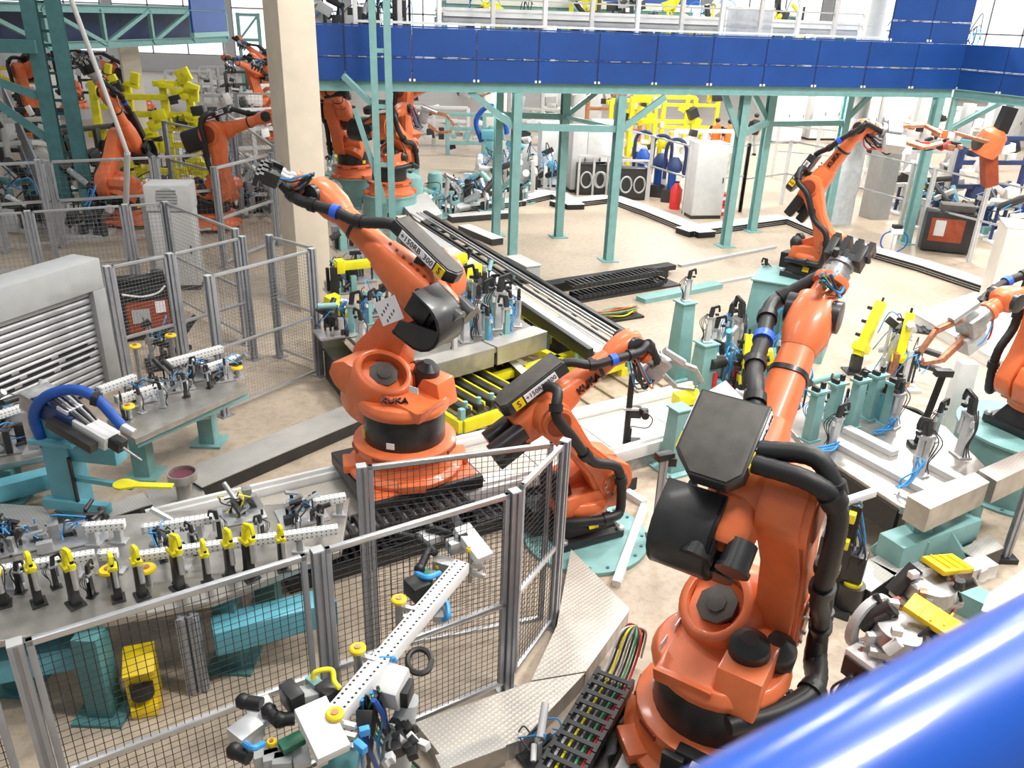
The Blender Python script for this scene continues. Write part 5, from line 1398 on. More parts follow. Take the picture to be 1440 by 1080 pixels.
# clamps on the table
CL = [(1169, 628, 'grey', .62, 20), (1290, 668, 'alu', .8, 200), (1350, 640, 'grey', .85, 100), (1235, 590, 'blue', .6, 300), (1200, 598, 'teal', .6, 40), (1140, 606, 'teal', .6, 0), (1255, 600, 'grey', .75, 220), (1163, 575, 'blue', .5, 80), (1215, 575, 'teal', .6, 160), (1185, 585, 'black', .45, 250), (1310, 620, 'alu', .6, 30)]
WH = ['nearest the dark skirt', 'carrying blue hoses at the front corner', 'by the right drum', 'third behind the channels', 'second behind the channels', 'first behind the channels', 'before the black mast', 'small one at the rear left', 'small one at the rear middle', 'black one at the rear', 'at the far right edge']
for i, (x, y, k, h, r) in enumerate(CL):
    clamp('clamp on the pale right table, ' + WH[i], at(x, y, RZ + .002), R(r), h, k)
for i, (x, y, h) in enumerate(((1138, 618, .62), (1168, 592, .5), (1196, 600, .62), (1222, 588, .58), (1246, 596, .55))):
    b = at(x, y, RZ)
    t = thing('fixture_post', 'teal clip post behind the pale right table, %s from the left' % ORD[i], 'post', b, .5)
    MB().box((0, 0, .01), (.2, .18, .02)).build('foot_plate', 'teal', t)
    MB().box((0, 0, h / 2 + .02), (.15, .13, h), None, .9).build('shaft', 'teal', t, .008)
    MB().box((0, 0, h + .03), (.24, .14, .03)).build('head_plate', 'teal', t)
    MB().box((-.06, 0, h + .07), (.05, .1, .06)).box((.08, .02, h + .08), (.05, .05, .09)).build('clip', 'black', t, .004)
def bluetubes(label, pts, n, seed):
    rng = random.Random(seed); o0 = V(pts[0]); t = thing('air_hose_bundle', label, 'hose', o0)
    for i in range(n):
        MB().tube([V(p) - o0 + V((rng.uniform(-.05, .05), rng.uniform(-.05, .05), rng.uniform(.0, .05))) for p in pts], .011, 6, 6).build('air_hose', 'blue_tube', t)
bluetubes('light blue air hoses lying at the table edge near the dark skirt', [at(1120, 640, .72), at(1145, 638, .75), at(1165, 630, .8), at(1180, 626, .74)], 4, 1)
bluetubes('light blue air hoses at the foot of the front corner clamp', [at(1262, 690, .72), at(1275, 680, .8), at(1292, 660, .95), at(1296, 648, 1.05)], 4, 2)
bluetubes('light blue air hoses at the clamp before the black mast', [at(1232, 612, .72), at(1250, 605, .76), at(1258, 592, .9)], 4, 3)
# teal posts left of the table
POSTS = [(951, 530, 1.25, .30, 'tall teal tapered post nearest the energy chain'), (984, 552, .80, .32, 'stout teal post with clamp head behind the dark hose box'), (945, 660, .85, .26, 'short teal post with hoop near the lone grey post'),
         (1062, 470, .95, .22, 'slim teal post with white sensor left of the box pedestal'), (1140, 612, .55, .2, 'teal post at the left rear of the pale table'), (1068, 500, .6, .24, 'teal post before the tapered pedestal')]
for x, y, h, w_, lb in POSTS: box_post(lb, x, y, h, w_)
clamp('grey clamp head on the stout teal post', at(984, 552) + V((0, 0, .86)), R(10), .62, 'grey')
clamp('grey clamp head on the tall teal post', at(951, 530) + V((0, 0, 1.31)), R(20), .55, 'grey')
clamp('grey sensor head on the slim teal post', at(1062, 470) + V((0, 0, 1.01)), R(200), .5, 'grey')
for i, (x, y) in enumerate(((1000, 500), (1020, 490), (1035, 500), (1010, 540), (1045, 545), (1060, 540), (1085, 545), (1095, 520), (1100, 555), (1125, 555))):
    clamp('%s clamp of the crowded group left of the box pedestal' % ORD[i], at(x, y), R(55 * i), .8 + .15 * (i % 3), ('grey', 'blue', 'alu', 'teal')[i % 4])
for i, (x, y, s_) in enumerate(((1018, 545, .7), (1055, 560, .7), (1080, 560, .6), (1105, 575, .6), (1005, 520, .6))):
    tangle('%s mixed tooling group between the dark hose box and the pale table' % ORD[i], at(x, y), (s_, s_, s_ * 1.1), 720 + i, n=13, rz=.4 * i, pal=('alu', 'dark_steel', 'teal_blue', 'black_plastic', 'red' if i == 0 else 'teal'))
yellow_arm('upright yellow arm left of the crowded clamps', at(1046, 545, .2), at(1054, 470, 1.0), w_=.13, z0=0.0)
yellow_arm('short yellow arm beside the nearest robot forearm', at(1082, 545, .3), at(1078, 492, .9), w_=.15, z0=0.0)
yellow_arm('leaning yellow arm with black lugs right of the nearest robot wrist', at(1206, 500, .3), at(1240, 425, 1.15), w_=.14, z0=0.0)
yellow_arm('right leaning yellow arm with black foot', at(1262, 515, .3), at(1281, 440, 1.15), w_=.14, z0=0.0)
tangle('grey head beside the leaning yellow arms', at(1250, 530), (.7, .6, 1.2), 741, n=12, pal=('white', 'grey_light', 'alu', 'dark_steel'))
tangle('black footed head under the right yellow arm', at(1268, 545), (.5, .5, .8), 742, n=10, pal=('grey_light', 'dark_steel', 'copper', 'alu'))
slab('white pallet block behind the stout teal post', 'block', 'block', [at(*p, .35) for p in ((980, 560), (1020, 535), (1045, 560), (1000, 590))], 0, .35, 'white')
yb_ = thing('yellow_bracket', 'yellow angle bracket on a black arm before the stout teal post', 'bracket', at(960, 590, 0), .4)
MB().box((0, 0, .35), (.34, .2, .16)).box((.1, 0, .45), (.1, .2, .1)).build('bracket', 'yellow', yb_, .01)
MB().box((.3, 0, .25), (.6, .12, .1)).build('arm', 'black', yb_, .01)
MB().box((.0, 0, .13), (.12, .12, .27)).build('stand', 'black', yb_, .01)
# grey column post and black mast
gpst = thing('white_post', 'plain white square post with foot plate before the right drum', 'post', at(1332, 612))
MB().box((0, 0, .01), (.5, .4, .02)).build('foot_plate', 'grey_light', gpst)
MB().box((0, 0, .58), (.3, .22, 1.14), None, .8).build('shaft', 'white', gpst, .012)
bm2 = thing('black_mast', 'thin black mast on the pale right table', 'mast', at(1287, 628, RZ))
MB().bar((0, 0, 0), (.1, 0, .95), .06, .06, (1, 0, 0)).build('mast', 'black', bm2, .006)
MB().box((.1, 0, .98), (.2, .1, .08)).box((0, 0, .03), (.16, .16, .06)).build('bracket', 'dark_steel', bm2, .006)
coil = thing('cable_coil', 'black corrugated cable coil on the floor behind the black mast', 'cable', at(1270, 600, 0))
for j in range(4): MB().tube([(.25 * math.cos(2 * PI * i / 12), .25 * math.sin(2 * PI * i / 12), .05 + .05 * j) for i in range(13)], .035, 7, 3).build('turn', 'rubber', coil)
# clamp stand left of the table with yellow frame
cs = thing('gripper_stand', 'yellow and black gripper stand between nearest robot and right table', 'stand', at(1172, 850), R(60))
MB().box((0, 0, .02), (.4, .35, .04)).build('foot_plate', 'dark_steel', cs)
MB().bar((0, 0, .04), (.06, 0, 1.15), .1, .1, (1, 0, 0)).build('mast', 'black', cs, .01)
MB().cyl((.02, -.12, .05), (.02, -.12, .3), .13, n=18).build('drum', 'black_plastic', cs)
MB().cyl((.02, -.12, .3), (.02, -.12, .33), .09, n=18).build('yellow_ring', 'yellow', cs)
MB().box((.1, .1, .62), (.34, .3, .3)).box((.05, -.1, .5), (.2, .2, .3)).build('gripper_body', 'black_plastic', cs, .02)
MB().box((.1, .02, 1.05), (.36, .07, .1)).box((.27, .02, .9), (.07, .08, .4)).box((.1, .02, .75), (.36, .07, .1)).build('yellow_frame', 'yellow', cs, .01)
MB().bar((-.1, .2, 1.15), (.3, -.1, 1.2), .07, .07).build('slide', 'white', cs, .008)
rng = random.Random(77)
for c, n in (('blue_tube', 12), ('cable', 10), ('teal_blue', 5)):
    q = MB(); cables(q, (.1, .05, 1.1), (.1, .0, .3), n, .0, .22, .01, rng); q.build('hose_bundle', c, cs, kind='stuff')
# steps
for i, (pts, z, lb) in enumerate((([(1182, 806), (1222, 786), (1262, 806), (1225, 832)], .28, 'lower grey tread step before the pale right table'), ([(1222, 786), (1262, 770), (1325, 812), (1290, 842), (1262, 812)], .28, 'upper grey tread step before the pale right table'), ([(1350, 772), (1392, 752), (1412, 770), (1372, 786)], .3, 'small tread step under the farther duct box'))):
    slab(lb, 'tread_step', 'step', [at(*p, z) for p in pts], 0, z, 'galv_plate', 'dark_steel')
lp2 = thing('grey_post', 'slender grey post leaning at the right image edge', 'post', at(1412, 788))
tslot(MB(), (0, 0, 0), (0, 0, 1.3), .07).build('profile', 'profile_grey', lp2, smooth=0)
MB().box((0, 0, .03), (.22, .16, .06)).build('foot', 'black', lp2, .006)
# --- weld guns parked at the near right
def parked_gun(label, px, py, z, rz, yellow_rot, seed, white_box=False):
    b = at(px, py, z)
    t = thing('parked_weld_gun', label, 'weld gun', (b.x, b.y, 0), rz)
    rng = random.Random(seed)
    MB().box((0, 0, z / 2 - .12), (.2, .2, z - .24)).build('dock_post', 'teal', t, .01)
    MB().box((0, 0, z - .2), (.5, .35, .06)).build('dock_plate', 'steel', t, .006)
    MB().lathe((0, 0, z - .2), [(.20, 0), (.23, .08), (.21, .18), (.12, .22)], 22).build('gun_housing', 'steel', t)
    for j in range(9):
        a_ = rng.uniform(0, 6.28); r_ = rng.uniform(.15, .32); p_ = V((r_ * math.cos(a_), r_ * .8 * math.sin(a_), z - .18 + rng.uniform(-.05, .2)))
        if j % 2: MB().cyl(p_, p_ + V((rng.uniform(-.1, .1), rng.uniform(-.1, .1), rng.uniform(.05, .12))), rng.uniform(.025, .05), n=10).build('fitting', rng.choice(('alu', 'copper', 'dark_steel', 'white')), t)
        else: MB().box(p_, (rng.uniform(.06, .16), rng.uniform(.05, .1), rng.uniform(.05, .12)), Matrix.Rotation(a_, 3, 'Z')).build('block', rng.choice(('alu', 'steel', 'grey_light', 'black_plastic', 'copper')), t, .006)
    MB().box((.18, .03, z + .1), (.42, .24, .05), Matrix.Rotation(yellow_rot, 3, 'Z') @ Matrix.Rotation(.2, 3, 'Y')).build('yellow_plate', 'yellow_warm', t, .01)
    for j in range(3):
        MB().box((.18 + .1 * (j - 1), .03, z + .13 - .02 * (j - 1)), (.015, .2, .02), Matrix.Rotation(yellow_rot, 3, 'Z') @ Matrix.Rotation(.2, 3, 'Y')).build('plate_rib', 'yellow_warm', t)
    MB().box((.52, 0, z), (.3, .16, .14)).cyl((.5, -.1, z), (.5, .1, z), .07).build('head_block', 'alu', t, .01)
    MB().cyl((-.3, .1, z - .15), (-.1, .1, z + .08), .07, n=14).build('motor', 'dark_steel', t)
    for c, n, r in (('copper', 8, .018), ('cable', 6, .014), ('grey_light', 4, .016)):
        q = MB(); cables(q, (-.25, 0, z - .3), (.2, 0, z), n, -.05, .24, r, rng); q.build('cable_bundle', c, t, kind='stuff')
    for j in range(5):
        MB().box((rng.uniform(-.25, .3), rng.uniform(-.2, .2), z + rng.uniform(-.05, .08)), (.08, .06, .06), Matrix.Rotation(rng.random(), 3, 'Z')).build('valve', ('white', 'alu', 'copper', 'black', 'alu')[j], t, .006)
    return t
parked_gun('parked weld gun with yellow plate, farther of the two at lower right', 1310, 815, .95, R(20), .1, 801)
parked_gun('parked weld gun with yellow plate, nearer the blue handrail', 1275, 880, 1.05, R(-15), -.5, 802)
cb = at(1225, 870, .9)
cg = thing('gun_yoke', 'grey curved weld gun yoke hanging over the pale floor', 'yoke', (cb.x, cb.y, 0), R(30))
arc = [(math.cos(R(t)) * .26, math.sin(R(t)) * .26) for t in range(20, 231, 15)]
arc2 = [(math.cos(R(t)) * .17, math.sin(R(t)) * .17) for t in range(230, 19, -15)]
MB().prism([(x, z) for x, z in arc + arc2], MXZ, (0, 0, .86), -.035, .035).build('yoke', 'grey_paint', cg, .008)
MB().cyl((-.16, 0, .68), (-.1, 0, .45), .02, .008, 10).build('electrode', 'copper', cg)
MB().box((.12, 0, .43), (.1, .1, .86)).build('stand', 'grey_paint', cg, .008)
MB().box((.24, 0, .98), (.16, .03, .05)).build('red_marker', 'red', cg)
wbx = at(1232, 915, .75)
wb_ = thing('white_unit', 'white boxed drive unit with dark connector face near the handrail', 'drive unit', (wbx.x, wbx.y, 0), R(33))
MB().box((0, 0, .66), (.45, .26, .24)).build('housing', 'white', wb_, .02)
MB().box((-.235, 0, .64), (.02, .22, .18)).build('connector_face', 'black', wb_, .006)
MB().box((0, 0, .27), (.2, .2, .54)).build('stand', 'grey_paint', wb_, .01)
q = MB(); cables(q, (-.25, 0, .62), (-.3, .05, .2), 9, 0, .12, .012, random.Random(5)); q.build('cable_bundle', 'cable', wb_, kind='stuff')
slab('white machine base at the right image edge above the handrail', 'machine_plinth', 'machine', [at(*p, .5) for p in ((1390, 835), (1440, 800), (1500, 830), (1440, 880), (1380, 858))], 0, .5, 'white', 'grey_paint')
run('teal floor beam behind the parked weld guns', 'floor_beam', 'beam', at(1340, 850), at(1400, 880), .25, 0, .25, 'teal')
tangle('small black sensor bracket on the floor beside the nearest robot foot', at(1097, 1000), (.3, .2, .25), 760, n=6, pal=('black', 'dark_steel'), cab=('cable',))
# --- tooling plate carried by the pedestal robot
hb_ = at(1310, 200, 3.15)
pt = thing('spot_weld_tool', 'white and copper spot weld tool held out by the pedestal robot', 'weld tool', at(1248, 178, 3.45))
o_ = at(1248, 178, 3.45)
for (p, q, w_, m, nm) in (((1248, 178), (1320, 196), .24, 'white', 'body'), ((1300, 190), (1345, 192), .2, 'grey_light', 'mid_block'), ((1285, 204), (1322, 207), .09, 'copper', 'electrode_arm'), ((1340, 186), (1390, 200), .09, 'copper', 'electrode_arm')):
    MB().bar(at(*p, 3.45) - o_, at(*q, 3.35) - o_, w_, w_ * .8).build(nm, m, pt, .02)
for j in range(7):
    MB().box(at(1256 + 11 * j, 176 + 3 * j, 3.5) - o_ + V((0, -.1, .08)), (.1, .14, .14)).build('fitting', ('red', 'white', 'copper', 'black', 'white', 'copper', 'orange')[j], pt, .01)
rng = random.Random(88)
for j in range(14):
    MB().box(at(1250 + 9 * j * .8, 178 + 2.0 * j + rng.uniform(-6, 10), 3.42) - o_ + V((0, -.18, 0)), (rng.uniform(.06, .2), .1, rng.uniform(.05, .14)), Matrix.Rotation(rng.uniform(-.6, .6), 3, 'Y')).build('block', rng.choice(('dark_steel', 'copper', 'black', 'red', 'grey_light', 'copper')), pt, .006)
q = MB(); cables(q, at(1252, 180, 3.4) - o_, at(1330, 200, 3.3) - o_, 8, .15, .2, .018, rng); q.build('cable_bundle', 'cable', pt, kind='stuff')
MB().box(at(1272, 205, 3.3) - o_, (.3, .02, .3)).build('tag_sheet', 'paper', pt)
hr = thing('hanging_robot', 'dark orange robot hanging in the teal frame at the right edge', 'robot', at(1388, 205, 2.95))
MB().lathe((0, 0, 0), [(.3, -.2), (.34, 0), (.28, .3), (.15, .4)], 20, (.3, -.2, 1)).build('shoulder', 'orange', hr)
MB().bar((0, 0, .1), (.35, .1, -.9), .3, .3, (1, 0, 0)).build('arm', 'orange_dark', hr, .03)
MB().cyl((-.35, -.1, .05), (.1, -.1, .1), .15, n=16).build('motor', 'black_plastic', hr)
MB().bar((.2, 0, .3), (.3, 0, .85), .25, .25, (1, 0, 0)).build('mounting', 'black', hr)
# --- walkway kerb beyond the open floor
KB = [(640, 292), (733, 283), (776, 273), (795, 286), (857, 279), (905, 296), (977, 325), (1107, 308), (1198, 346), (1290, 372), (1380, 402), (1460, 428)]
for i in range(len(KB) - 1):
    a, b = at(*KB[i], .16), at(*KB[i + 1], .16)
    d = (b - a).normalized(); n = V((-d.y, d.x, 0))
    a2, b2 = a + n * .28, b + n * .28
    t = run('grey walkway kerb with dark grille, %s stretch from the left' % ORD[i], 'kerb', 'kerb', a2 - d * .2, b2 + d * .2, .56, 0, .16 + .0015 * i, 'grey_light', 'black')
    l = (b - a).length
    for z in (.05, .1):
        m_ = (a + b) / 2; c0 = (a2 + b2) / 2
        MB().bar(V((a.x - t.location.x, a.y - t.location.y, z)), V((b.x - t.location.x, b.y - t.location.y, z)), .015, .018).build('grille_bar', 'steel', t)
def rail_fence(label, pts, h=2.05, pw=.1, levels=(2.02, 1.05), every=True, m='alu', panel=False):
    o0 = at(*pts[0]); t = thing('guard_rail', label, 'fence', o0)
    P = [at(*p) - o0 for p in pts]
    for p in P: tslot(MB(), (p.x, p.y, 0), (p.x, p.y, h), pw).build('post', 'grey_light', t, smooth=0)
    for i in range(len(P) - 1):
        for z in levels:
            MB().bar((P[i].x, P[i].y, z), (P[i + 1].x, P[i + 1].y, z), .045, .045).build('rail', m, t)
    return t
rail_fence('pale guard fence beyond the open floor, behind the wrapped column', [(1180, 308), (1262, 335), (1290, 346), (1362, 368), (1440, 392)])
rail_fence('pale guard fence between the tool cabinets and the gallery posts', [(860, 262), (910, 282), (962, 302), (1000, 303), (1040, 298)], levels=(2.0, 1.1))
rail_fence('pale guard fence right of the twin gallery posts', [(1040, 298), (1098, 288), (1160, 306)], levels=(2.0, 1.0))
rail_fence('far pale guard fence behind the twin gallery posts', [(1085, 250), (1140, 256), (1190, 262)], levels=(1.9, 1.0))
cabinet('tall grey cabinet at the kerb corner left of the twin gallery posts', 985, 304, .95, .75, 2.05, R(12), 'grey_light')
wcab = cabinet('large cream cabinet at the right image edge', 1422, 470, 1.3, .9, 2.0, R(-20), 'cream', 2)
slab('low white platform in front of the cream cabinet', 'platform', 'platform', [at(*p, .2) for p in ((1285, 440), (1372, 410), (1470, 440), (1470, 520), (1400, 505))], 0, .2, 'white')
grl = thing('floor_grating', 'dark slotted floor grating before the low white platform', 'grating', at(1325, 470), R(-22))
MB().box((0, 0, .02), (1.6, .35, .04)).build('frame', 'dark_steel', grl)
for j in range(12): MB().box((-.72 + .13 * j, 0, .05), (.06, .33, .03)).build('bar', 'black', grl)
kb2 = thing('robot_controller', 'black and orange robot controller behind the right guard fence', 'controller', at(1325, 352), R(-18))
MB().box((0, 0, .55), (1.2, .7, 1.0)).build('body', 'black_plastic', kb2, .02)
MB().box((-.08, -.36, .6), (.8, .03, .6)).build('front_panel', 'orange_dark', kb2, .01)
MB().box((-.25, -.38, .65), (.25, .02, .4)).build('notice', 'grey_light', kb2)
MB().box((.1, 0, 1.15), (.8, .5, .18)).build('lid_box', 'grey_plastic', kb2, .02)
sn = thing('cable_terminal', 'small white cable terminal with black cap on the kerb', 'terminal', at(1253, 358))
MB().box((0, 0, .3), (.08, .08, .6)).build('stem', 'white', sn)
MB().box((0, 0, .62), (.3, .16, .14)).build('head', 'white', sn, .01)
MB().box((0, 0, .73), (.22, .16, .1)).build('cap', 'black', sn, .01)
for s_ in (-1, 1): MB().tube([(.12 * s_, 0, .62), (.3 * s_, 0, .5), (.32 * s_, 0, .25), (.1 * s_, 0, .05)], .02, 6, 6).build('cable', 'blue_hose', sn)

# ------------------------------------------------------------------ background under and behind the gallery
# tool cabinets, welding sets and machines along the far kerb
cabinet('grey control cabinet with dials left of the middle gallery post', 818, 268, 1.0, .7, 2.0, R(10), 'grey_light', 2)
cabinet('white cabinet behind the gallery posts', 772, 262, .8, .6, 2.0, R(10), 'white')
cabinet('pale cabinet beside the middle gallery post', 842, 262, .7, .6, 2.1, R(10), 'white')
for i, (x, y) in enumerate(((828, 268), (848, 268), (882, 275))):
    b = at(x, y)
    t = thing('weld_set', 'black welding set with coiled cables, %s from the left below the gallery' % ORD[i], 'welding set', b + V((0, -.5, 0)), R(8))
    MB().box((0, 0, .5), (1.0, .5, 1.0)).build('body', 'black_plastic', t, .02)
    MB().box((0, -.26, .5), (.9, .02, .85)).build('mesh_front', 'dark_steel', t)
    for j in (-.22, .22): MB().tube([(j + .18 * math.cos(2 * PI * k_ / 10), -.3, .5 + .25 * math.sin(2 * PI * k_ / 10)) for k_ in range(11)], .03, 6, 3).build('cable_coil', 'grey_paint', t)
    for j in (-.48, .48): MB().bar((j, -.28, 0), (j, -.28, 1.25), .07, .07, (1, 0, 0)).build('corner_post', 'grey_light', t)
    MB().bar((-.5, -.28, 1.25), (.5, -.28, 1.25), .07, .07).build('top_bar', 'grey_light', t)
for i, (x, y) in enumerate(((905, 276), (930, 284), (950, 292))):
    b = at(x, y)
    t = thing('pump_unit', 'blue pump unit with arched hose, %s from the left below the gallery' % ORD[i], 'pump', b + V((0, .9, 0)), R(-20))
    MB().box((0, 0, .2), (.6, .5, .4)).build('base', 'dark_steel', t, .02)
    MB().cyl((0, 0, .4), (0, 0, 1.0), .18, n=16).build('motor', 'blue_hose', t)
    MB().lathe((0, 0, 1.0), [(.24, 0), (.24, .2), (.1, .4)], 16).build('head', 'navy' if i else 'blue_hose', t)
    MB().tube([(-.3, 0, .7), (-.3, 0, 1.7), (0, 0, 1.95), (.3, 0, 1.7), (.3, 0, .8)], .06, 8, 8).build('arched_hose', 'navy', t)
    MB().box((.2, -.2, .7), (.16, .16, .5)).build('filter', 'white', t, .02)
b = at(950, 296)
fx = thing('red_canister', 'red canister standing before the pump units', 'canister', b + V((0, .25, 0)))
MB().lathe((0, 0, 0), [(.17, 0), (.17, .62), (.1, .72), (.05, .8)], 16).build('body', 'red', fx)
MB().box((0, 0, .82), (.14, .05, .05)).build('valve', 'black', fx)
for i, z in enumerate((0, .35)):
    bx_ = at(1018, 306 - 0 * i)
    o = thing('red_crate', ('lower', 'upper')[i] + ' red box stacked beside the tall grey cabinet', 'box', bx_ + V((0, .4 + .03 * i, z)), .3)
    MB().box((0, 0, .15), (.4, .35, .3)).build('body', 'red', o, .01)
    MB().box((0, -.18, .17), (.2, .01, .1)).build('label_strip', 'paper', o)
# people in orange vests
def person(label, px, py, rz, jeans='black', h=1.75, arm=0.3, hair='black', vest='vest', lean=.0):
    b = at(px, py)
    t = thing('person', label, 'person', b, rz)
    s_ = h / 1.75
    me = bpy.data.meshes.new('body')
    vs = [(0, 0, .95), (0, 0, 1.15), (0, .0, 1.38), (0, 0, 1.5), (0, -.02, 1.62), (0, -.03, 1.70),
          (.1, 0, .9), (.11, -.01, .5), (.11, .02, .09), (.12, -.14, .04), (-.1, 0, .9), (-.11, .03, .5), (-.12, .1, .09), (-.12, -.05, .04),
          (.2, 0, 1.42), (.26, .02, 1.15), (.24, -.12 - arm * .3, .95 + arm * .2), (.22, -.18 - arm * .35, .9 + arm * .22), (-.2, 0, 1.42), (-.27, .02, 1.15), (-.24, -.08, .92), (-.23, -.11, .84)]
    ed = [(0, 1), (1, 2), (2, 3), (3, 4), (4, 5), (0, 6), (6, 7), (7, 8), (8, 9), (0, 10), (10, 11), (11, 12), (12, 13), (2, 14), (14, 15), (15, 16), (16, 17), (2, 18), (18, 19), (19, 20), (20, 21)]
    rd = [.15, .14, .15, .055, .095, .09, .085, .06, .042, .04, .085, .06, .042, .04, .06, .045, .036, .04, .06, .045, .036, .04]
    me.from_pydata([V(v) * s_ for v in vs], ed, [])
    o = bpy.data.objects.new('body', me); col.objects.link(o); o.parent = t
    me.materials.append(MAT['skin'])
    md = o.modifiers.new('skin', 'SKIN')
    for i, r_ in enumerate(rd):
        me.skin_vertices[0].data[i].radius = (r_ * s_, r_ * s_ * .85)
    me.skin_vertices[0].data[0].use_root = True
    o.modifiers.new('sub', 'SUBSURF').levels = 1; o.modifiers['sub'].render_levels = 1
    MB().loft([((0, 0, z * s_), V((1, 0, 0)), V((0, 1, 0)), a * s_, b_ * s_) for z, a, b_ in ((.88, .18, .14), (1.1, .185, .15), (1.35, .215, .16), (1.48, .17, .12), (1.52, .08, .07))], 16, 2.4).build('vest', vest, t)
    for sx in (-1, 1):
        MB().loft([((sx * x * s_, y * s_, z * s_), V((1, 0, 0)), V((0, 1, 0)), r_ * s_, r_ * s_) for x, y, z, r_ in ((.12 if sx > 0 else .12, .02 if sx > 0 else .1, .1, .065), (.11, 0, .5, .085), (.095, 0, .92, .11))], 12, 2).build('trouser_leg', jeans, t)
        MB().loft([((sx * x * s_, y * s_, z * s_), V((1, 0, 0)), V((0, 1, 0)), r_, r_) for x, y, z, r_ in ((.2, 0, 1.45, .075), (.26, .01, 1.28, .068), (.272, .02, 1.14, .058))], 10, 2).build('sleeve', 'black', t)
        MB().box((sx * .12 * s_, (-.05 if sx > 0 else .04) * s_, .04), (.09, .25, .08)).build('shoe', 'black', t, .02)
    MB().sphere((0, .01 * s_, 1.69 * s_), .105 * s_, 12, 7, (1, 1.1, .95)).build('hair', hair, t)
    return t
person('left person in orange vest and black trousers behind the tall grey cabinet', 1002, 228, R(160))
person('right person in orange vest with blue jeans beside the twin gallery posts', 1019, 231, R(200), 'denim', arm=.1)
person('distant person in dark jacket right of the twin gallery posts', 1056, 218, R(190), 'grey_paint', vest='black')
person('person in yellow vest standing by the welding sets below the gallery', 853, 252, R(170), 'grey_paint', vest='yellow', h=1.8)
# far yellow frames and machines under the gallery
def far_frame(label, px, py, w_, h, m, seed, n=14, rz=.2):
    t = thing('machining_station', label, 'machine', at(px, py), rz); rng = random.Random(seed)
    for x in (-w_ / 2, 0, w_ / 2): MB().bar((x, 0, 0), (x, 0, h), .16, .16, (1, 0, 0)).build('upright', m, t, .01)
    for z in (.3 * h, .65 * h, h): MB().bar((-w_ / 2, 0, z), (w_ / 2, 0, z), .14, .14).build('cross_tube', m, t, .01)
    for i in range(n):
        MB().box((rng.uniform(-.5, .5) * w_, rng.uniform(-.4, .3), rng.uniform(.1, 1) * h), (rng.uniform(.15, .5), rng.uniform(.1, .4), rng.uniform(.1, .5)), Matrix.Rotation(rng.uniform(-.5, .5), 3, 'Y')).build('bracket', rng.choice((m, m, 'grey_light', 'dark_steel', 'white')), t, .01)
    return t
FF = [(925, 232, 2.6, 2.6, 'yellow', 'bright yellow welding frame under the gallery beside the people'), (880, 228, 1.6, 2.4, 'yellow', 'yellow frame behind the right front gallery post'), (985, 240, 2.4, 1.5, 'white', 'white sloping machine in front of the people'), (740, 238, 2.2, 1.8, 'grey_light', 'pale machine frame between the left gallery posts'),
      (960, 205, 3.0, 2.8, 'yellow', 'far yellow frame beyond the people'), (860, 208, 2.5, 2.6, 'copper', 'brown machine frame far under the gallery'), (1290, 270, 3.0, 2.2, 'grey_light', 'pale machine frame behind the right guard fence'), (1215, 262, 2.5, 2.0, 'white', 'white machine frame behind the dark column'),
      (1380, 290, 2.5, 2.2, 'navy', 'navy stair and platform frame at the right edge'), (1330, 235, 3.0, 2.4, 'white', 'far white machine frame at the right'), (680, 218, 3.0, 1.6, 'teal', 'teal machine frame far left under the gallery'), (610, 205, 3.0, 1.6, 'grey_light', 'grey machine frame far behind the drum pedestals'), (760, 205, 3.0, 2.4, 'grey_paint', 'grey machine frame far behind the middle posts')]
for i, (x, y, w_, h, m, lb) in enumerate(FF): far_frame(lb, x, y, w_, h, m, 900 + i)
for i, (x, y, m) in enumerate(((700, 190, 'white'), (780, 186, 'grey_light'), (820, 190, 'grey_paint'), (1100, 200, 'white'), (1150, 196, 'white'), (1200, 205, 'white'), (1260, 205, 'grey_light'), (1310, 195, 'white'), (1400, 210, 'grey_light'))):
    cabinet('distant %s cabinet, %s from the left in the far row' % ('white' if m == 'white' else 'grey', ORD[i]), x, y, 1.5, .8, 2.4, .2, m, 2)
for i, (x, y) in enumerate(((1302, 318), (1345, 325), (1278, 300), (1300, 300), (1395, 330), (1425, 345))):
    tangle('%s pallet of parts behind the right guard fence' % ORD[i], at(x, y), (1.4, 1.0, 1.2), 940 + i, n=12, pal=('white', 'navy', 'grey_light', 'dark_steel', 'yellow' if i == 2 else 'alu', 'teal'))
for i, (x, y) in enumerate(((1272, 262), (1330, 285), (1380, 262))):
    o = MB().box((0, 0, 1.6), (.3, .3, 3.2)).box((0, 0, .05), (.6, .6, .1)).build('grey_stanchion', 'grey_paint', None, .01)
    o.location = at(x, y); tag(o, 'grey steel stanchion behind the right fence, %s from the left' % ORD[i], 'stanchion')
for i, (x, y) in enumerate(((700, 250), (722, 262), (752, 258), (765, 270), (690, 268))):
    tangle('%s small machine group seen between the left gallery posts' % ORD[i], at(x, y), (1.2, 1.0, 1.6), 960 + i, n=12, pal=('grey_light', 'white', 'dark_steel', 'teal_blue', 'alu'))
gst = thing('gun_stand', 'small teal gun stand with blue hose far under the gallery', 'stand', at(688, 248))
MB().box((0, 0, .7), (.25, .25, 1.4)).build('post', 'teal_blue', gst, .01)
MB().box((.1, 0, 1.45), (.8, .3, .3)).build('head', 'teal_blue', gst, .01)
MB().tube([(-.3, 0, 1.2), (-.5, 0, 1.9), (-.1, 0, 2.4), (.4, 0, 2.2), (.6, 0, 1.5)], .09, 8, 8).build('hose', 'blue_hose', gst)

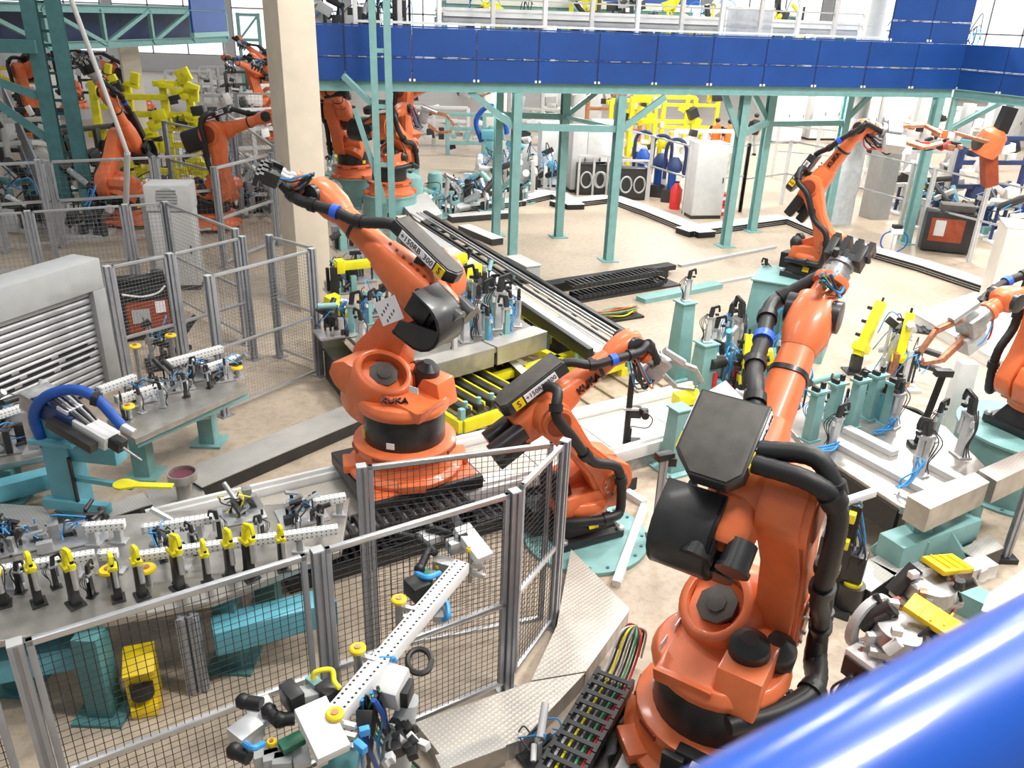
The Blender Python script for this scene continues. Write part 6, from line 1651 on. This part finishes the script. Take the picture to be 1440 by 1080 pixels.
# ------------------------------------------------------------------ upper level behind the parapet
UZ = MZ + .24
def on_deck(px_frac, back, z=UZ):
    p = m0 + mu * (mlen * px_frac) + mn * back
    return V((p.x, p.y, z))
for i, fx_ in enumerate((.10, .155, .205, .275, .345, .41, .475, .54, .60, .66, .72, .78, .83)):
    o = MB().box((0, 0, 1.15), (.09, .09, 2.3)).box((0, 0, .01), (.2, .2, .02)).build('gallery_post', 'white' if i % 2 == 0 else 'grey_light', None, .004)
    o.location = on_deck(fx_, .25); o.rotation_euler = (0, 0, math.atan2(mu.y, mu.x)); tag(o, 'pale post above the blue parapet, %s from the left' % ORD[i], 'post')
def deck_conveyor(label, f0, f1, back, h=1.0, m='grey_light'):
    a, b = on_deck(f0, back), on_deck(f1, back)
    t = thing('deck_conveyor', label, 'conveyor', a, math.atan2(mu.y, mu.x)); l = (b - a).length
    MB().box((l / 2, 0, h), (l, .9, .2)).build('bed', m, t, .01)
    for y in (-.48, .48): MB().box((l / 2, y, h + .12), (l, .06, .18)).build('side_guide', 'white', t)
    n = max(2, int(l / 1.6))
    for j in range(n + 1): MB().box((l * j / n, 0, h / 2), (.1, .8, h)).build('leg', 'teal', t)
    return t
deck_conveyor('long pale conveyor on the gallery behind the parapet', .22, .86, 1.6, 1.22, 'grey_paint')
deck_conveyor('grey conveyor at the rear of the gallery', .25, .85, 3.9, 1.5, 'teal')
UY = [(.30, 'yellow'), (.36, 'yellow'), (.45, 'yellow'), (.52, 'dark_steel'), (.57, 'yellow'), (.64, 'yellow'), (.69, 'grey_light'), (.75, 'dark_steel'), (.80, 'yellow'), (.17, 'dark_steel'), (.12, 'dark_steel'), (.07, 'dark_steel')]
for i, (f_, m) in enumerate(UY):
    tangle('%s workpiece fixture on the upper gallery conveyor' % ORD[i], on_deck(f_, 2.75), (1.1, .7, 2.1), 980 + i, n=20, pal=(m, m, 'dark_steel', 'grey_paint', 'alu', 'black_plastic'))
for i, (f_, bk) in enumerate(((1.05, 1.2), (1.09, 2.0), (1.02, 2.6))):
    tangle('%s workpiece fixture beyond the raised blue panels at the right' % ORD[i], on_deck(f_, bk, UZ) , (1.2, .9, 1.7), 1300 + i, n=13, pal=('yellow', 'white', 'dark_steel', 'teal', 'alu'))
scr = thing('wire_frame_screen', 'white framed screen on the gallery right of centre', 'screen', on_deck(.665, .9), math.atan2(mu.y, mu.x))
for z in (.9, 1.65): MB().box((0, 0, z), (1.3, .05, .05)).build('frame_bar', 'white', scr)
for x in (-.63, .63): MB().box((x, 0, .83), (.05, .05, 1.66)).build('frame_post', 'white', scr)
MB().box((0, 0, 1.28), (1.2, .01, .7)).build('screen', 'film', scr)
for i, (fa_, fb_) in enumerate(((.45, .58), (.60, .70))):
    a, b = on_deck(fa_, 4.8), on_deck(fb_, 4.8)
    o = MB().box((0, 0, 1.1), ((b - a).length, .1, 2.2)).build('blue_screen_wall', 'blue_panel', None, .01)
    o.location = (a + b) / 2; o.rotation_euler = (0, 0, math.atan2(mu.y, mu.x)); tag(o, ('left' if i == 0 else 'right') + ' dark blue panel at the rear of the gallery', 'panel')
rl = thing('gallery_rail', 'pale hand rail running along the top of the blue parapet', 'rail')
for z in (.92,):
    MB().bar(on_deck(.1, .22, UZ + 1.1), on_deck(.86, .22, UZ + 1.1), .05, .05).build('rail', 'white', rl)
for z in (1.35, 1.6): MB().bar(on_deck(.2, .3, UZ + z), on_deck(.86, .3, UZ + z), .03, .03).build('wire_rail', 'grey_paint', rl)
for i in range(8): MB().bar(on_deck(.1 + .1 * i, .22, UZ), on_deck(.1 + .1 * i, .22, UZ + 1.1), .04, .04, (1, 0, 0)).build('baluster', 'white', rl)

# ------------------------------------------------------------------ far left background
LB = [(40, 150, 'yellow_warm'), (20, 190, 'grey_light'), (60, 235, 'dark_steel'), (150, 145, 'dark_steel'), (270, 150, 'grey_light'), (330, 200, 'grey_paint'), (360, 230, 'grey_light'), (350, 150, 'dark_steel'), (310, 140, 'grey_light'), (20, 260, 'grey_paint'), (396, 176, 'white'), (150, 270, 'dark_steel')]
for i, (x, y, m) in enumerate(LB):
    far_frame('%s machine frame in the crowded far left hall' % ORD[i], x, y, 2.4, 1.9, m, 1000 + i, 14, .1 * i)
for i, (x, y, s_) in enumerate(((250, 245, 1.0), (330, 262, 1.0), (360, 275, .9), (390, 262, .9), (370, 300, .8), (340, 300, .8), (395, 300, .7), (210, 300, 1.0), (160, 310, 1.0), (60, 300, 1.2), (20, 320, 1.2), (120, 330, 1.0))):
    tangle('%s tooling unit in the left rear cells' % ORD[i], at(x, y), (1.3 * s_, 1.0 * s_, 1.3 * s_), 1100 + i, n=13, pal=('grey_light', 'dark_steel', 'black_plastic', 'alu', 'teal_dark' if i > 6 else 'white'))
for i, (p, q) in enumerate((((230, 170), (330, 190)), ((300, 235), (380, 215)), ((320, 160), (385, 205)), ((330, 130), (390, 132)))):
    fence('far left grey fence stretch, %s of the group beside the column' % ORD[i], at(p[0], p[1], 2.2), at(q[0], q[1], 2.2), 2.2, 1.1, .15, .14, .008, mesh='mesh_grey', pw=.1, rw=.06)
TP = thing('teal_tower', 'narrow teal lattice tower left of the concrete column', 'tower', at(360, 150), .3)
for x in (-.55, .55): MB().bar((x, 0, 0), (x, 0, 5.0), .2, .2, (1, 0, 0)).build('leg', 'teal', TP)
for z in (2.4, 3.6, 4.9): MB().bar((-.55, 0, z), (.55, 0, z), .16, .16).build('rung', 'teal', TP)
MB().bar((-.55, 0, 3.6), (.55, 0, 4.9), .12, .12).build('diagonal', 'teal', TP)
FR = [(-16, 36, 200, 20, 30), (-19, 33, 320, -10, 25), (-11, 38, 230, 10, 20), (-9.5, 34, 170, -30, 35), (-22, 42, 300, 0, 10), (-13, 46, 180, 10, 40)]
LBN = ['left of the beige rack column', 'at the far left edge', 'right of the yellow rack', 'beside the teal lattice tower', 'farthest left', 'farthest back']
for i, (x, y, p, a, b) in enumerate(FR):
    place('small distant orange robot in the left hall, ' + LBN[i], (x, y, .5), p, a, b, True, 1.5, aim=(.3, -.5, -.3), lod=1, kuka=None, text=False, tool=tool_gripper(1200 + i, .8))
    drum('grey drum under the distant robot ' + LBN[i], x, y, .72, .5, 'grey_paint')

# ------------------------------------------------------------------ gripper frame standing in front of the near fence
GZ = 1.62
o_ = at(520, 1010, GZ); o_.z = 0
gf = thing('gripper_rig', 'gripper rig with slanting white perforated beam and yellow dials in front of the fence', 'gripper', o_)
g = lambda px, py, z=GZ: at(px, py, z) - o_
def pbox(nm, m, p, q, w_, h, bev=.008, par=None):
    return MB().bar(p, q, w_, h).build(nm, m, par or gf, bev)
pa_, pb_ = g(464, 1016), g(650, 796)
bd = (pb_ - pa_); bl_ = bd.length; bu = bd.normalized(); Mb = frame(bd, (0, 0, 1)); by_, bz_ = Mb.col[1], Mb.col[2]
beam_o = MB().bar(pa_, pb_, .115, .09).build('perforated_beam', 'white', gf, .006)
q = MB(); n = 42
for i in range(n):
    for s_ in (-.3, .3):
        c = pa_ + bd * ((i + .5) / n) + by_ * (s_ * .115) + bz_ * .0462
        q.add(q.ring(c, bu, by_, .0095, 8), [tuple(range(8))])
q.build('beam_holes', 'black', beam_o, smooth=0, kind='stuff')
def dial(px, py, z, r=.06):
    c = g(px, py, z)
    d = MB().lathe(c, [(r, -.012), (r, .006), (r * .8, .014), (r * .45, .012)], 22).build('yellow_dial', 'yellow_warm', gf)
    MB().cyl(c + V((0, 0, .008)), c + V((0, 0, .02)), r * .4, n=12).build('dial_hub', 'copper', d)
    MB().cyl(c - V((0, 0, .30)), c - V((0, 0, .01)), r * .55, n=12).build('guide_pin', 'steel', gf)
    for k_ in range(3):
        MB().bar(c - V((0, 0, .06 + .08 * k_)), c - V((0, 0, .06 + .08 * k_)) + by_ * -.12 + bu * .02, .03, .03).build('pin_arm', 'alu', gf)
for px, py, z in ((503, 912, GZ + .1), (561, 843, GZ + .1), (471, 1004, GZ + .09), (661, 772, GZ + .08)):
    dial(px, py, z, .052 if py not in (772,) else .03)
# upper head
pbox('head_plate', 'white', g(648, 742, 1.75), g(682, 786, 1.65), .14, .07)
pbox('head_block', 'alu', g(630, 770, 1.66), g(664, 760, 1.66), .1, .1)
pbox('clamp_body', 'black', g(636, 728, 1.7), g(652, 762, 1.7), .07, .12)
pbox('cross_block', 'steel', g(612, 790, 1.6), g(652, 802, 1.6), .1, .08)
for a, b in (((562, 752), (590, 758)), ((588, 757), (612, 778)), ((604, 742), (640, 752)), ((590, 800), (604, 772))):
    q = MB().cyl(g(*a, 1.66), g(*b, 1.66), .03, n=10); q.sphere(g(*a, 1.66), .042, 8, 5); q.build('gripper_finger', 'black', gf)
pbox('finger_mount', 'grey_light', g(590, 760, 1.6), g(618, 750, 1.6), .14, .06)
for px, py in ((590, 802), (616, 795)): dial(px, py, 1.6, .028)
pbox('valve_box', 'dark_steel', g(575, 832, 1.6), g(598, 822, 1.6), .16, .12)
pbox('green_valve', 'green', g(590, 815, 1.6), g(606, 812, 1.6), .12, .08)
MB().tube([g(585, 806, 1.64), g(600, 812, 1.68), g(618, 806, 1.64)], .022, 8, 8).build('air_hose', 'blue_tube', gf)
MB().tube([g(616, 835, 1.6), g(628, 848, 1.55), g(630, 866, 1.5), g(624, 872, 1.45)], .02, 8, 8).build('air_hose', 'blue_tube', gf)
pbox('side_stay', 'grey_paint', g(618, 872, 1.45), g(620, 840, 1.5), .09, .07)
# lower head
pbox('white_plate', 'white', g(436, 992, 1.7), g(470, 1062, 1.62), .19, .07)
pbox('plate_edge', 'grey_light', g(426, 998, 1.66), g(456, 1072, 1.58), .05, .08)
pbox('clamp_body', 'black_plastic', g(402, 970, 1.6), g(420, 992, 1.6), .09, .14)
pbox('clamp_body', 'black_plastic', g(452, 968, 1.6), g(470, 984, 1.6), .1, .12)
pbox('grey_bracket', 'grey_paint', g(412, 985, 1.58), g(448, 976, 1.58), .1, .1)
pbox('teal_block', 'teal', g(436, 966, 1.62), g(448, 958, 1.62), .1, .08)
for a, b in (((342, 986), (368, 990)), ((378, 1000), (394, 1016)), ((394, 1012), (414, 1010)), ((330, 1056), (350, 1066))):
    q = MB().cyl(g(*a, 1.55), g(*b, 1.55), .04, n=10); q.sphere(g(*a, 1.55), .05, 8, 5); q.build('gripper_finger', 'black', gf)
pbox('fingers_plate', 'grey_light', g(350, 1010, 1.5), g(386, 994, 1.5), .2, .05)
pbox('grey_case', 'alu', g(330, 1042, 1.5), g(362, 1018, 1.5), .14, .1)
MB().tube([g(344, 1046, 1.6), g(356, 1052, 1.66), g(370, 1046, 1.6)], .018, 8, 8).build('air_hose', 'blue_tube', gf)
dial(382, 1044, 1.5, .03)
pbox('green_bracket', 'green', g(394, 1052, 1.5), g(426, 1036, 1.5), .09, .04)
for k_ in range(3): pbox('grey_tube', 'grey_paint', g(356 + 14 * k_, 1068 + 3 * k_, 1.42), g(392 + 10 * k_, 1056 + 8 * k_, 1.42), .09, .09)
pbox('inner_stay', 'grey_light', g(418, 1040, 1.45), g(426, 1078, 1.4), .1, .06)
# yellow handle
MB().tube([g(440, 955, 1.7), g(444, 945, 1.74), g(466, 942, 1.74), g(470, 958, 1.7), g(478, 968, 1.68)], .016, 8, 8).build('yellow_handle', 'yellow', gf)
# mast, hoses and drive in the middle
MB().bar(g(512, 1010, 0), g(512, 1010, 1.6), .09, .09, (1, 0, 0)).build('mast', 'black', gf, .006)
MB().bar(g(478, 1072, .0), g(478, 1072, 1.45), .2, .2, (1, 0, 0)).build('teal_post', 'teal_dark', gf, .01)
pbox('drive_case', 'grey_light', g(542, 986, 1.5), g(562, 945, 1.55), .16, .18, .02)
pbox('drive_fins', 'black', g(562, 985, 1.5), g(572, 962, 1.5), .1, .12)
MB().loft([(g(556, 1076, 1.0), V((1, 0, 0)), V((0, 1, 0)), .10, .09), (g(560, 1040, 1.2), V((1, 0, 0)), V((0, 1, 0)), .09, .08), (g(575, 985, 1.42), V((1, 0, 0)), V((0, 1, 0)), .06, .06)], 16, 3).build('drive_body', 'grey_paint', gf)
rng = random.Random(12)
for k_ in range(16):
    x_, y_ = 535 + rng.uniform(0, 55), 985 + rng.uniform(0, 90)
    pbox('fitting', rng.choice(('black_plastic', 'black', 'grey_light', 'alu', 'dark_steel')), g(x_, y_, 1.32), g(x_ + rng.uniform(5, 14), y_ + rng.uniform(-8, 8), 1.34), rng.uniform(.03, .07), rng.uniform(.03, .08), .004)
for k_ in range(6):
    pbox('valve', ('black_plastic', 'dark_steel', 'black', 'alu', 'black_plastic', 'white')[k_], g(548 + 6 * k_, 1058 - 14 * (k_ % 4), 1.3), g(566 + 4 * k_, 1050 - 14 * (k_ % 4), 1.32), .07, .08)
q = MB()
for k_ in range(2):
    MB().tube([g(590 + 17 * math.cos(2 * PI * i / 10), 930 + 17 * math.sin(2 * PI * i / 10), 1.45 + .02 * k_) for i in range(11)], .02, 7, 3).build('cable_ring', ('cable', 'dark_steel')[k_], gf)
rng = random.Random(31)
for c, n_, r_ in (('blue_tube', 5, .012), ('cable', 6, .012), ('blue_hose', 2, .018), ('green_cable', 3, .008)):
    for i in range(n_):
        x = rng.uniform(506, 536); x2 = rng.uniform(500, 590)
        MB().tube([g(x, 975 + rng.uniform(-10, 10), 1.62), g(x + rng.uniform(-10, 16), 1010, 1.4), g((x + x2) / 2, 1050, 1.1), g(x2, 1080, .8)], r_, 6, 6).build('hose', c, gf)
for i in range(4): MB().tube([g(520 + 6 * i, 940, 1.58), g(536 + 5 * i, 925, 1.66), g(548 + 3 * i, 930, 1.6)], .012, 6, 6).build('air_hose', 'blue_tube', gf)
for i, (a, b) in enumerate((((505, 1030), (520, 1026)), ((514, 1056), (500, 1044)))): pbox('cyan_fitting', 'blue_tube', g(*a, 1.6), g(*b, 1.6), .04, .05)
